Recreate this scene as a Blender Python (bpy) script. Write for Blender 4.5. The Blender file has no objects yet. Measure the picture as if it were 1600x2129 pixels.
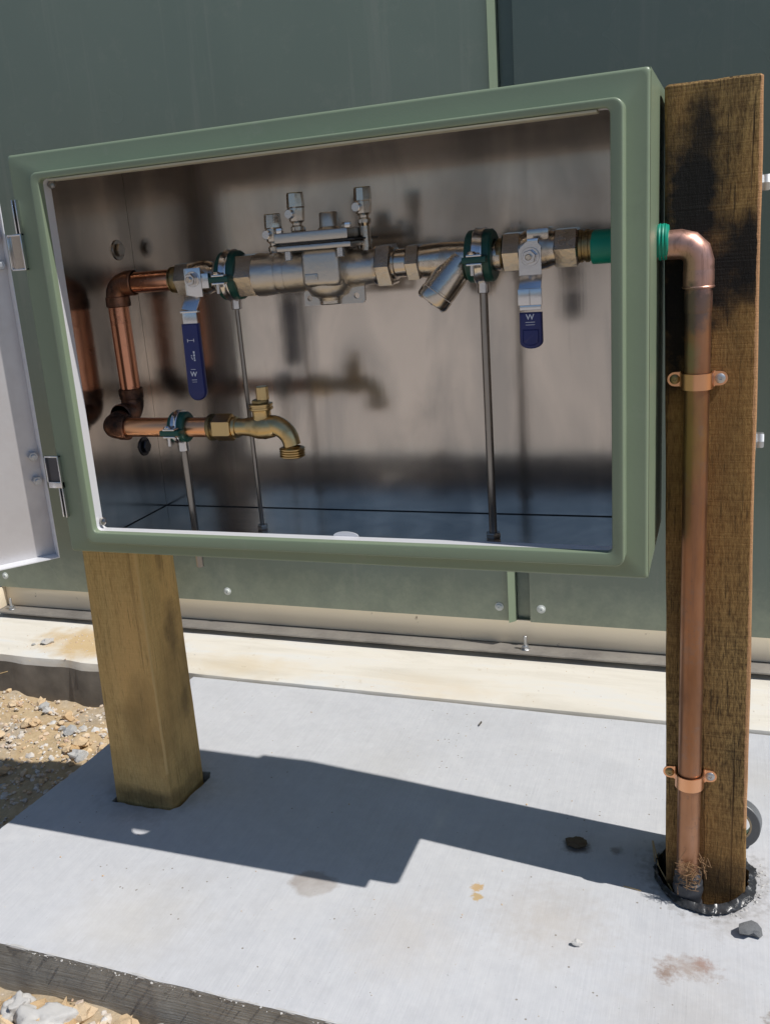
import bpy, bmesh, math, random
import numpy as np
from mathutils import Vector, Matrix, noise
random.seed(7); rng = np.random.default_rng(7)
scene = bpy.context.scene
COL = scene.collection

# ------------------------------------------------------------------ camera
cam_d = bpy.data.cameras.new('camera'); cam = bpy.data.objects.new('camera', cam_d); COL.objects.link(cam)
scene.camera = cam
def cam_rot(yaw, pitch, roll):
    c, s = math.cos, math.sin
    Rz = np.array([[c(yaw), -s(yaw), 0], [s(yaw), c(yaw), 0], [0, 0, 1]])
    Rx = np.array([[1, 0, 0], [0, c(pitch), -s(pitch)], [0, s(pitch), c(pitch)]])
    Ry = np.array([[c(roll), 0, s(roll)], [0, 1, 0], [-s(roll), 0, c(roll)]])
    return Rz @ Rx @ Ry
_R = cam_rot(0.397, -0.2753, 0.0857)
M4 = Matrix.Identity(4)
for i in range(3):
    M4[i][0] = _R[i, 0]; M4[i][1] = _R[i, 2]; M4[i][2] = -_R[i, 1]
M4[0][3], M4[1][3], M4[2][3] = 0.8093, -1.0024, 0.8407
cam.matrix_world = M4
cam_d.sensor_fit = 'VERTICAL'; cam_d.sensor_height = 24.0; cam_d.sensor_width = 24.0
cam_d.lens = 2003.8 / 2129 * 24.0
cam_d.shift_x = 98.95 / 2129; cam_d.shift_y = 0.00105
cam_d.clip_start = 0.02; cam_d.clip_end = 2000

# ------------------------------------------------------------------ light
SUN = Vector((1.0, -0.12, 1.46)).normalized()
world = bpy.data.worlds.new('World'); scene.world = world; world.use_nodes = True
wn = world.node_tree; wn.nodes.clear()
wo = wn.nodes.new('ShaderNodeOutputWorld'); bg = wn.nodes.new('ShaderNodeBackground')
sky = wn.nodes.new('ShaderNodeTexSky'); sky.sky_type = 'NISHITA'; sky.sun_disc = False
sky.sun_elevation = math.asin(SUN.z); sky.sun_rotation = math.atan2(SUN.x, SUN.y)
sky.air_density = 1.0; sky.dust_density = 0.25; sky.ozone_density = 3.0
bg.inputs['Strength'].default_value = 0.08
wn.links.new(sky.outputs[0], bg.inputs[0]); wn.links.new(bg.outputs[0], wo.inputs[0])
sd = bpy.data.lights.new('sun', 'SUN'); sd.energy = 4.2; sd.angle = math.radians(0.5); sd.color = (1.0, 0.965, 0.915)
so = bpy.data.objects.new('sun', sd); COL.objects.link(so)
so.rotation_euler = SUN.to_track_quat('Z', 'Y').to_euler(); so.location = (3, -1, 4)
scene.view_settings.view_transform = 'Standard'; scene.view_settings.look = 'None'
scene.view_settings.gamma = 1.0; scene.view_settings.exposure = 0.06
scene.view_settings.use_curve_mapping = False
try:
    scene.cycles.max_bounces = 10; scene.cycles.glossy_bounces = 6; scene.cycles.diffuse_bounces = 5
    scene.cycles.sample_clamp_indirect = 6.0; scene.cycles.blur_glossy = 0.6
except Exception:
    pass

# ------------------------------------------------------------------ material helpers
class NT:
    def __init__(s, name, offset=(0, 0, 0)):
        s.m = bpy.data.materials.new(name); s.m.use_nodes = True
        s.t = s.m.node_tree; s.b = s.t.nodes['Principled BSDF']
        tc = s.t.nodes.new('ShaderNodeTexCoord')
        if offset != (0, 0, 0):
            a = s.t.nodes.new('ShaderNodeVectorMath'); a.operation = 'ADD'
            s.t.links.new(tc.outputs['Object'], a.inputs[0]); a.inputs[1].default_value = offset
            s.co = a.outputs[0]
        else:
            s.co = tc.outputs['Object']
        s.sig = []
    def n(s, typ, **kw):
        o = s.t.nodes.new(typ)
        for k, v in kw.items(): setattr(o, k, v)
        return o
    def link(s, a, b): s.t.links.new(a, b)
    def setin(s, sock, v):
        if hasattr(v, 'node'): s.link(v, sock)
        else:
            if isinstance(v, (tuple, list)) and len(v) == 3 and sock.type == 'RGBA': v = (*v, 1)
            sock.default_value = v
    def scale(s, sc, co=None):
        o = s.n('ShaderNodeVectorMath', operation='MULTIPLY'); s.link(co or s.co, o.inputs[0]); o.inputs[1].default_value = sc
        return o.outputs[0]
    def noise(s, scale=10, detail=4, rough=.55, sc=None, co=None, dist=0):
        o = s.n('ShaderNodeTexNoise'); o.inputs['Scale'].default_value = scale
        o.inputs['Detail'].default_value = detail; o.inputs['Roughness'].default_value = rough
        o.inputs['Distortion'].default_value = dist
        s.link(s.scale(sc, co) if sc else (co or s.co), o.inputs['Vector'])
        return o.outputs['Fac']
    def ramp(s, fac, stops):
        o = s.n('ShaderNodeValToRGB'); s.setin(o.inputs[0], fac)
        e = o.color_ramp.elements
        while len(e) > len(stops): e.remove(e[-1])
        while len(e) < len(stops): e.new(0.5)
        for i, (p, c) in enumerate(stops):
            e[i].position = p
            if not isinstance(c, tuple): c = (c, c, c)
            e[i].color = (*c, 1)
        return o.outputs[0]
    def mix(s, f, a, b, mode='MIX'):
        o = s.n('ShaderNodeMix', data_type='RGBA', blend_type=mode)
        s.setin(o.inputs[0], f); s.setin(o.inputs[6], a); s.setin(o.inputs[7], b)
        return o.outputs[2]
    def math(s, op, a, b=0.0, clamp=False):
        o = s.n('ShaderNodeMath', operation=op, use_clamp=clamp); s.setin(o.inputs[0], a); s.setin(o.inputs[1], b)
        return o.outputs[0]
    def spot(s, c, r, soft=.4, wob=.5, nscale=30, sc=(1, 1, 1), amount=1.0):
        """soft edged patch round a point, outline broken up by noise"""
        sub = s.n('ShaderNodeVectorMath', operation='SUBTRACT'); s.link(s.co, sub.inputs[0]); sub.inputs[1].default_value = c
        mul = s.n('ShaderNodeVectorMath', operation='MULTIPLY'); s.link(sub.outputs[0], mul.inputs[0]); mul.inputs[1].default_value = sc
        ln = s.n('ShaderNodeVectorMath', operation='LENGTH'); s.link(mul.outputs[0], ln.inputs[0])
        nn = s.noise(nscale, 5, .6)
        d = s.math('ADD', ln.outputs['Value'], s.math('MULTIPLY', s.math('SUBTRACT', nn, .5), wob * r * 2.5))
        mr = s.n('ShaderNodeMapRange'); s.setin(mr.inputs['Value'], d)
        mr.inputs['From Min'].default_value = r; mr.inputs['From Max'].default_value = r * (1 - soft)
        mr.inputs['To Min'].default_value = 0; mr.inputs['To Max'].default_value = amount
        return mr.outputs[0]
    def bump(s, h, strength=.3, dist=.001):
        o = s.n('ShaderNodeBump'); o.inputs['Strength'].default_value = strength; o.inputs['Distance'].default_value = dist
        s.setin(o.inputs['Height'], h)
        if s.sig: s.link(s.sig[-1], o.inputs['Normal'])
        s.sig.append(o.outputs[0]); s.link(o.outputs[0], s.b.inputs['Normal'])
    def out(s, col=None, rough=None, metal=None, **kw):
        if col is not None: s.setin(s.b.inputs['Base Color'], col)
        if rough is not None: s.setin(s.b.inputs['Roughness'], rough)
        if metal is not None: s.setin(s.b.inputs['Metallic'], metal)
        for k, v in kw.items(): s.setin(s.b.inputs[k.replace('_', ' ')], v)
        return s.m

def mat_concrete():
    m = NT('broomed_concrete')
    base = m.ramp(m.noise(3, 6, .6), [(.3, (.475, .49, .52)), (.7, (.55, .56, .585))])
    fine = m.noise(60, 5, .7)
    base = m.mix(.25, base, m.ramp(fine, [(.3, (.42, .42, .43)), (.7, (.64, .63, .62))]))
    # broom strokes run away from the camera
    st = m.noise(1, 6, .75, sc=(260, 9, 260), dist=.3)
    st2 = m.noise(1, 4, .6, sc=(90, 3, 90))
    base = m.mix(.10, base, m.ramp(st, [(.35, (.34, .34, .34)), (.6, (.68, .67, .66))]))
    # grimy, footprint-like blotches
    for c, r, col, am, ns in [((.45, -.05, 0), .10, (.47, .42, .36), .35, 40), ((.62, .02, 0), .09, (.46, .40, .33), .45, 60),
                              ((.10, -.12, 0), .12, (.52, .47, .38), .3, 30), ((.80, -.10, 0), .12, (.44, .40, .35), .35, 50),
                              ((.30, .32, 0), .12, (.46, .45, .43), .35, 25), ((.86, .42, 0), .08, (.48, .46, .42), .4, 30)]:
        base = m.mix(m.spot(c, r, .9, .5, ns, amount=am), base, col)
    base = m.mix(m.spot((.302, .012, 0), .036, .25, .35, 40, (1, 1.2, 1), .65), base, (.27, .22, .18))     # damp patch
    base = m.mix(m.spot((.784, -.014, 0), .030, .8, .9, 120, (.8, 1.3, 1), .6), base, (.25, .15, .09))     # rusty scuffs
    base = m.mix(m.spot((.760, -.030, 0), .014, .8, .9, 150, (1, .7, 1), .8), base, (.22, .13, .08))
    base = m.mix(m.spot((.800, -.004, 0), .014, .8, .9, 150, (1, 1, 1), .7), base, (.30, .17, .12))
    base = m.mix(m.spot((.882, -.072, 0), .022, .8, .9, 150, (1, 1, 1), .9), base, (.16, .11, .07))
    base = m.mix(m.spot((.517, .062, 0), .010, .4, .9, 150, (1, 1, 1), .9), base, (.50, .33, .15))         # orange flecks
    base = m.mix(m.spot((.522, .043, 0), .009, .4, .9, 150, (1, 1, 1), .9), base, (.48, .34, .16))
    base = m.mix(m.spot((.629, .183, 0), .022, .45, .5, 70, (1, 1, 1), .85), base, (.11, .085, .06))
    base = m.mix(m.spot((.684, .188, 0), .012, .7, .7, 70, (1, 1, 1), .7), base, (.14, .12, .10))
    base = m.mix(m.spot((.82, .10, 0), .06, .8, .8, 90, (1, 1, 1), .5), base, (.33, .31, .29))
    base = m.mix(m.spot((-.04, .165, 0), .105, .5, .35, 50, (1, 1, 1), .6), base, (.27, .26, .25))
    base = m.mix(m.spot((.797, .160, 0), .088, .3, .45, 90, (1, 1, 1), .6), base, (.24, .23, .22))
    base = m.mix(m.spot((.43, .19, 0), .035, .9, .5, 20, (2.2, .6, 1), .5), base, (.66, .64, .60))
    mot = m.noise(11, 6, .7)
    base = m.mix(m.ramp(mot, [(.46, 0.0), (.70, .35)]), base, (.42, .42, .43))
    base = m.mix(m.ramp(m.noise(5, 6, .7, dist=.6), [(.52, 0.0), (.70, .28)]), base, (.66, .655, .65))
    pores = m.ramp(m.noise(170, 3, .7), [(.69, 0.0), (.73, .7)])
    base = m.mix(pores, base, (.25, .24, .23))
    # dust specks
    vo = m.n('ShaderNodeTexVoronoi'); vo.inputs['Scale'].default_value = 70; m.link(m.co, vo.inputs['Vector'])
    sp = m.math('LESS_THAN', vo.outputs['Distance'], .10)
    gate = m.math('GREATER_THAN', m.noise(9, 3, .6), .58)
    base = m.mix(m.math('MULTIPLY', m.math('MULTIPLY', sp, gate), .8), base, (.20, .17, .13))
    m.bump(st, .26, .0014); m.bump(st2, .12, .002); m.bump(fine, .18, .0008)
    return m.out(base, .88, Specular_IOR_Level=.3)

def mat_formed():
    m = NT('formed_concrete_edge')
    g = m.noise(1, 5, .65, sc=(9, 9, 420), dist=.5)
    pit = m.noise(70, 3, .6)
    base = m.ramp(m.noise(6, 5, .6), [(.3, (.30, .29, .26)), (.7, (.42, .40, .36))])
    base = m.mix(.5, base, m.ramp(g, [(.35, (.19, .18, .155)), (.62, (.48, .46, .41))]))
    base = m.mix(m.ramp(pit, [(.66, 0.0), (.72, .7)]), base, (.08, .075, .065))
    m.bump(g, .9, .004); m.bump(pit, .5, .003)
    return m.out(base, .95)

def mat_footing():
    m = NT('pale_footing_concrete')
    a = m.noise(1, 6, .6, sc=(3, 14, 14), dist=.6)
    base = m.ramp(a, [(.3, (.60, .56, .48)), (.5, (.70, .66, .58)), (.7, (.66, .66, .64))])
    base = m.mix(m.spot((-.50, .67, 0), .15, .6, .7, 14, (.8, 1.3, .2), .9), base, (.56, .40, .20))   # spilled sand
    base = m.mix(m.spot((-.12, .62, 0), .10, .9, .7, 18, (.5, 1.5, .2), .5), base, (.62, .50, .32))
    base = m.mix(m.spot((.30, .60, 0), .10, .9, .7, 18, (.5, 1.5, .2), .35), base, (.62, .50, .34))
    b = m.noise(55, 4, .7)
    base = m.mix(m.ramp(b, [(.64, 0.0), (.72, .35)]), base, (.42, .33, .2))
    m.bump(a, .35, .004); m.bump(b, .3, .0015)
    return m.out(base, .9, Specular_IOR_Level=.3)

def mat_dirt():
    m = NT('sandy_dirt')
    a = m.noise(7, 7, .65); b = m.noise(90, 5, .7)
    base = m.ramp(a, [(.3, (.40, .36, .30)), (.48, (.46, .33, .18)), (.7, (.56, .43, .25))])
    base = m.mix(.3, base, m.ramp(b, [(.3, (.25, .19, .12)), (.7, (.66, .56, .42))]))
    sx = m.n('ShaderNodeSeparateXYZ'); m.link(m.co, sx.inputs[0])
    far = m.n('ShaderNodeMapRange'); m.setin(far.inputs['Value'], m.math('ADD', sx.outputs['Y'], m.math('MULTIPLY', m.noise(3, 4, .6), .5)))
    far.inputs['From Min'].default_value = -.45; far.inputs['From Max'].default_value = -.9
    base = m.mix(far.outputs[0], base, m.ramp(m.noise(25, 6, .7), [(.3, (.31, .285, .26)), (.7, (.43, .395, .365))]))     # pale gravel yard
    m.bump(a, .4, .01); m.bump(b, .6, .004)
    return m.out(base, .95, Specular_IOR_Level=.2)

def mat_rock(name, c0, c1):
    m = NT(name)
    oi = m.n('ShaderNodeObjectInfo')
    geo = m.n('ShaderNodeNewGeometry')
    a = m.noise(45, 5, .65)
    rnd = m.math('FRACT', m.math('ADD', oi.outputs['Random'], geo.outputs['Random Per Island']))
    base = m.mix(rnd, c0, c1)
    base = m.mix(.45, base, m.ramp(a, [(.3, .15), (.7, .85)]), 'OVERLAY')
    m.bump(a, .5, .003)
    return m.out(base, .92, Specular_IOR_Level=.25)

def mat_green(name='green_enamel', c=(.190, .240, .160)):
    m = NT(name)
    a = m.noise(5, 4, .5); b = m.noise(320, 2, .5)
    base = m.mix(m.ramp(a, [(.3, 0.0), (.7, 1.0)]), c, tuple(x * 1.08 for x in c))
    base = m.mix(m.ramp(m.noise(24, 6, .75), [(.58, 0.0), (.75, .25)]), base, (.30, .31, .26))   # dust film
    base = m.mix(m.ramp(m.noise(1, 5, .8, sc=(300, 300, 24)), [(.70, 0.0), (.74, .35)]), base, (.36, .40, .33))
    base = m.mix(m.ramp(m.noise(9, 7, .8), [(.60, 0.0), (.74, .22)]), base, (.11, .13, .10))
    m.bump(b, .12, .0004); m.bump(m.noise(14, 3, .5), .2, .002)
    r = m.ramp(a, [(.3, .34), (.7, .42)])
    return m.out(base, r, 0.0, Specular_IOR_Level=.5, Coat_Weight=.12, Coat_Roughness=.3)

def mat_wallgreen():
    m = NT('green_cladding')
    a = m.noise(2.2, 4, .5); w = m.noise(1, 2, .5, sc=(1.8, 1.8, 1.2))
    base = m.mix(m.ramp(a, [(.3, 0.0), (.7, 1.0)]), (.162, .202, .162), (.174, .212, .172))
    base = m.mix(m.ramp(m.noise(16, 6, .8), [(.56, 0.0), (.8, .3)]), base, (.30, .30, .25))
    sz = m.n('ShaderNodeSeparateXYZ'); m.link(m.co, sz.inputs[0])
    dust_and_bounce = m.n('ShaderNodeMapRange'); m.setin(dust_and_bounce.inputs['Value'], m.math('ADD', sz.outputs['Z'], m.math('MULTIPLY', m.noise(22, 6, .75), .16)))
    dust_and_bounce.inputs['From Min'].default_value = .24; dust_and_bounce.inputs['From Max'].default_value = .12; dust_and_bounce.inputs['To Max'].default_value = .8
    base = m.mix(dust_and_bounce.outputs[0], base, (.38, .42, .31))  # splash dust, lightened further to paint the ground bounce at the base
    run = m.ramp(m.noise(1, 5, .7, sc=(30, 30, 1.2)), [(.55, 0.0), (.72, .22)])
    base = m.mix(run, base, (.32, .32, .27))
    m.bump(w, .6, .02); m.bump(m.noise(1, 3, .5, sc=(5, 5, 3)), .25, .006); m.bump(m.noise(700, 2, .5), .05, .0003)
    return m.out(base, m.ramp(a, [(.3, .2), (.7, .3)]), 0.0)

def mat_steel(name, c=(.56, .52, .50), r0=.115, r1=.175, brush=(300, 300, 4), bs=.05, blotch=.3, wob=.16):
    m = NT(name)
    a = m.noise(4, 5, .6); br = m.noise(1, 4, .7, sc=brush)
    base = m.mix(m.math('MULTIPLY', a, blotch * 2), c, tuple(x * .72 for x in c))
    band = m.noise(1, 4, .55, sc=(9, 9, 2.2), dist=.8)
    base = m.mix(m.ramp(band, [(.40, 0.0), (.62, .9)]), base, tuple(min(1, x * k) for x, k in zip(c, (1.48, 1.42, 1.36))))  # pale bands painting in the warm, patchy glow of reflections
    base = m.mix(m.ramp(m.noise(5, 5, .6), [(.56, 0.0), (.74, .55)]), base, (.33, .31, .29))        # darker blotches painted for the patchy reflection
    drip = m.ramp(m.noise(1, 5, .7, sc=(55, 55, 3)), [(.60, 0.0), (.72, .22)])
    base = m.mix(drip, base, (.36, .33, .30))
    spk = m.ramp(m.noise(60, 5, .75), [(.68, 0.0), (.74, .6)])
    base = m.mix(spk, base, (.20, .16, .14))
    rr = m.n('ShaderNodeMapRange'); m.setin(rr.inputs['Value'], m.noise(9, 5, .65))
    rr.inputs['From Min'].default_value = .3; rr.inputs['From Max'].default_value = .7
    rr.inputs['To Min'].default_value = r0; rr.inputs['To Max'].default_value = r1
    m.bump(br, bs, .0004); m.bump(m.noise(1, 3, .5, sc=(11, 11, 2.0)), wob, .006)
    return m.out(base, rr.outputs[0], 1.0)

def mat_metal(name, c, r=.3, var=.3, dark=None, dscale=25, dlo=.5, dhi=.65, bumpn=120, metal=1.0, bstr=.15):
    m = NT(name)
    a = m.noise(14, 5, .6)
    base = m.mix(m.math('MULTIPLY', a, var * 2), c, tuple(x * .6 for x in c))
    ro = r
    if dark:
        f = m.ramp(m.noise(dscale, 5, .65), [(dlo, 0.0), (dhi, 1.0)])
        base = m.mix(f, base, dark)
        ro = m.math('ADD', m.math('MULTIPLY', f, .3), r)
    m.bump(m.noise(bumpn, 4, .6), bstr, .0007)
    return m.out(base, ro, metal)

def mat_riser():
    """outdoor riser: heat marked near the elbow, yellowish bloom halfway, dull lower down"""
    m = NT('weathered_copper', (.778, .115, 0))
    c = m.ramp(m.noise(1, 5, .6, sc=(14, 14, 3)), [(.3, (.20, .105, .06)), (.5, (.36, .18, .10)), (.62, (.42, .22, .125)), (.78, (.52, .30, .20))])
    c = m.mix(m.spot((.778, .10, .80), .075, .5, .3, 30, (1, 1, 1), .8), c, (.62, .36, .30))
    c = m.mix(m.spot((.77, .10, .740), .030, .4, .5, 60, (1, 1, 1), .9), c, (.17, .13, .12))
    c = m.mix(m.ramp(m.noise(1, 5, .7, sc=(150, 150, 7)), [(.52, 0.0), (.66, .5)]), c, (.24, .13, .085))
    c = m.mix(m.spot((.770, .10, .60), .075, .8, .5, 40, (3, 1, 1), .5), c, (.38, .26, .09))
    c = m.mix(m.spot((.770, .10, .69), .025, .8, .5, 60, (2, 1, 1), .6), c, (.25, .26, .16))
    c = m.mix(m.ramp(m.noise(42, 6, .75), [(.54, 0.0), (.64, .55)]), c, (.26, .17, .13))
    sp = m.ramp(m.noise(150, 4, .7), [(.62, 0.0), (.70, .6)])
    c = m.mix(sp, c, (.22, .13, .09))
    m.bump(m.noise(90, 4, .6), .2, .0006)
    return m.out(c, m.ramp(m.noise(30, 4, .6), [(.3, .28), (.7, .5)]), .9)

def mat_wood(name, off, cols, grain=1.0, scorch=(), arris=None):
    m = NT(name, off)
    lg = m.noise(1, 6, .65, sc=(60, 60, 2.2), dist=.6)          # long grain
    saw = m.noise(1, 5, .75, sc=(430, 430, 85), dist=.2)         # saw fuzz
    blot = m.noise(7, 5, .6, sc=(1, 1, .5))
    kerf = m.noise(1, 4, .6, sc=(9, 9, 520), dist=.4)           # marks of the saw across the face
    check = m.noise(1, 3, .5, sc=(95, 95, 1.6), dist=.25)       # drying cracks along the grain
    base = m.ramp(lg, [(.25, cols[0]), (.5, cols[1]), (.75, cols[2])])
    base = m.mix(.62 * grain, base, m.ramp(saw, [(.40, cols[0]), (.60, cols[3])]))
    base = m.mix(.20 * grain, base, m.ramp(kerf, [(.38, cols[0]), (.62, cols[3])]))
    crk = m.ramp(check, [(.672, 0.0), (.69, 1.0)])
    base = m.mix(m.math('MULTIPLY', crk, .9 if grain > .9 else .25), base, (.008, .005, .003))
    fl = m.ramp(m.noise(4, 4, .6, sc=(1.6, 1.6, .6)), [(.35, 0.0), (.65, .6)]); base = m.mix(fl, base, tuple(min(1, x * k) for x, k in zip(cols[2], (1.15, .92, .75))))
    base = m.mix(m.ramp(m.noise(1, 4, .7, sc=(420, 420, 20)), [(.58, 0.0), (.66, .75 * grain)]), base, tuple(x * .6 for x in cols[0]))
    base = m.mix(m.ramp(blot, [(.5, 0.0), (.72, .65)]), base, tuple(x * .55 for x in cols[0]))
    for c, r, sc, am in scorch:
        base = m.mix(m.spot(c, r, .62, .55, 30, sc, am), base, (.006, .005, .005))
    if arris:       # lit rim painted as a paler line along the sawn corner (x0 at z=0, x1 at z=1, y, radius, colour, z range)
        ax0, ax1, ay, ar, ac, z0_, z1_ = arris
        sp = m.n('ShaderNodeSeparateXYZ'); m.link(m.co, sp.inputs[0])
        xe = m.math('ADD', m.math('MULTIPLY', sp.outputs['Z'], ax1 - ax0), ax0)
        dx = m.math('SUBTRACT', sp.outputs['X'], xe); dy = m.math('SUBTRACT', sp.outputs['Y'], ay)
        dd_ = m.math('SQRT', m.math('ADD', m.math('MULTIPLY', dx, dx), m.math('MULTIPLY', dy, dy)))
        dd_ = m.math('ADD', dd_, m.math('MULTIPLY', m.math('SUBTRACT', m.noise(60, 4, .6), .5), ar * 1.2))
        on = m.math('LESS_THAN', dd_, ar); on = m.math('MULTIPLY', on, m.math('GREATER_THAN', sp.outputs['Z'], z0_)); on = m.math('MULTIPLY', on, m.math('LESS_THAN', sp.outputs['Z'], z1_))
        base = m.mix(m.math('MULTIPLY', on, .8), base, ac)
    m.bump(saw, .8 * grain, .0022); m.bump(kerf, .55 * grain, .0016); m.bump(lg, .5, .002); m.bump(m.math('SUBTRACT', 1.0, crk), .8, .004)
    return m.out(base, .82, Specular_IOR_Level=.3)

def mat_plain(name, c, r=.5, metal=0.0, nscale=60, var=.15, b=.15, **kw):
    m = NT(name)
    a = m.noise(nscale, 4, .6)
    base = m.mix(a, tuple(x * (1 - var) for x in c), tuple(min(1, x * (1 + var)) for x in c))
    m.bump(a, b, .0008)
    return m.out(base, r, metal, **kw)

M = dict(
    conc=mat_concrete(), form=mat_formed(), foot=mat_footing(), form2=mat_plain('shade_toned_concrete', (.17, .15, .125), .95, nscale=18, var=.6, b=1.0), dirt=mat_dirt(),  # footing front face concrete darkened to paint in its shade
    rock_tan=mat_rock('tan_rock', (.56, .38, .20), (.68, .53, .36)),
    rock_grey=mat_rock('grey_rock', (.40, .40, .39), (.64, .62, .59)),
    rock_dark=mat_rock('dark_rock', (.16, .165, .17), (.26, .26, .26)), rock_mix=mat_rock('mixed_gravel', (.62, .44, .26), (.56, .55, .53)),
    plaster=mat_plain('white_mortar', (.56, .545, .52), .95, nscale=50, b=.9, var=.12), cement=mat_plain('rough_cement', (.50, .49, .47), .95, nscale=60, b=.9, var=.2),
    green=mat_green(), wall=mat_wallgreen(),
    steel=mat_steel('bare_stainless', (.51, .48, .45), .13, .20, bs=.09), steel_edge=mat_metal('dull_zinc_edge', (.74, .745, .77), .45, .08, metal=.25),
    doorpan=mat_metal('satin_door_pan', (.62, .60, .60), .40, .12, (.48, .44, .42), 6, .45, .75, metal=.6),
    chrome=mat_metal('zinc_plated', (.72, .72, .74), .22, .15),
    bolt=mat_metal('galvanised', (.60, .61, .62), .45, .3),
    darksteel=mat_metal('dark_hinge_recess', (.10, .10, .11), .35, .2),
    nickel=mat_metal('nickel_bronze', (.66, .60, .53), .22, .25, (.30, .25, .20), 18, .55, .75, 160, bstr=.35),
    cast=mat_metal('cast_nickel_bronze', (.58, .55, .51), .36, .2, None, bumpn=220, bstr=.6),
    rod=mat_metal('threaded_rod_steel', (.36, .335, .31), .3, .2),
    copper=mat_metal('copper', (.80, .38, .24), .22, .25, (.30, .12, .07), 22, .52, .72),
    patina=mat_metal('heat_darkened_copper', (.34, .16, .095), .36, .3, (.06, .04, .032), 26, .40, .60, 80, .85, .5),
    copper_new=mat_metal('clean_copper', (.86, .45, .25), .32, .12),
    riser=mat_riser(),
    brass=mat_metal('brass', (.70, .52, .26), .30, .25, (.36, .26, .12), 30, .55, .75),
    brass_old=mat_metal('tarnished_brass', (.34, .26, .13), .4, .3, (.10, .07, .04), 40, .5, .65),
    blue=mat_plain('blue_vinyl', (.008, .018, .13), .35), white=mat_plain('white_print', (.62, .66, .74), .6, b=0),
    rubber=mat_plain('green_rubber', (.004, .075, .055), .45), rubber_dk=mat_plain('dark_green_rubber', (.005, .062, .048), .45),
    sleeve=mat_plain('green_pipe_sleeve', (.0, .27, .18), .45, nscale=25),
    black=mat_plain('black_gasket', (.012, .012, .012), .6), plastic=mat_plain('black_plastic_sheet', (.03, .032, .036), .32, nscale=45, b=.9),
    tapewrap=mat_plain('charcoal_tape', (.035, .037, .043), .42, nscale=60, b=.6),
    duct=mat_plain('grey_cloth_tape', (.105, .112, .12), .45, nscale=200), card=mat_plain('card_core', (.30, .24, .16), .8),
    corelabel=mat_plain('green_core_label', (.03, .42, .12), .5),
    chandark=mat_metal('darker_channel', (.42, .39, .35), .5, .15, (.22, .20, .18), 9, .4, .7, 90, metal=.5), channel=mat_metal('zinc_channel', (.84, .73, .56), .5, .06, (.34, .27, .19), 30, .66, .72, 90, metal=.08),
    bluebase=mat_plain('blue_membrane', (.02, .055, .19), .5), dark=mat_plain('painted_deep_shade', (.03, .028, .026), .9),
    seal=mat_plain('cream_sealant', (.42, .40, .30), .6), straw=mat_plain('dry_straw', (.50, .36, .18), .8), fibre=mat_plain('brown_fibre', (.26, .15, .07), .8),
    screwgrey=mat_plain('white_screw_head', (.62, .65, .62), .4, nscale=200), leaf=mat_plain('dry_leaf', (.18, .16, .13), .8),
    clod=mat_plain('brown_clod', (.12, .085, .05), .95, nscale=90, b=.9),
    added_bank=mat_plain('added_scrub_bank', (.125, .105, .085), .95, nscale=1.3, var=.5),
    pine=mat_wood('treated_pine', (-.042, .17, 0), [(.30, .195, .065), (.54, .38, .15), (.66, .49, .22), (.66, .47, .20)], .75,
        scorch=[((.014, .19, .28), .022, (.3, 1, .35), .5), ((.014, .18, .40), .012, (.3, 1, .3), .35), ((.014, .20, .15), .014, (.3, 1, .4), .35), ((-.04, .1235, .012), .05, (.6, .3, 2.2), .55)],
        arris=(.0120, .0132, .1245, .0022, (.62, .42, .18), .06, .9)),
    dark_wood=mat_wood('rough_sawn_hardwood', (.795, .18, 0), [(.028, .014, .006), (.135, .075, .026), (.28, .17, .058), (.48, .32, .12)], 1.0,
        scorch=[((.764, .13, .835), .066, (1.25, .3, .50), 1.0), ((.756, .13, .73), .040, (1.1, .3, .32), .97),
                ((.824, .13, .79), .048, (1.15, .3, .75), .97), ((.795, .13, .765), .056, (1, .3, 1), .96), ((.778, .13, .90), .030, (1.4, .3, .4), .8),
                ((.80, .13, .02), .06, (.6, .3, 1.6), .6)],
        arris=(.8450, .8340, .1310, .0030, (.55, .30, .15), .10, 1.1)),
)

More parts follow.
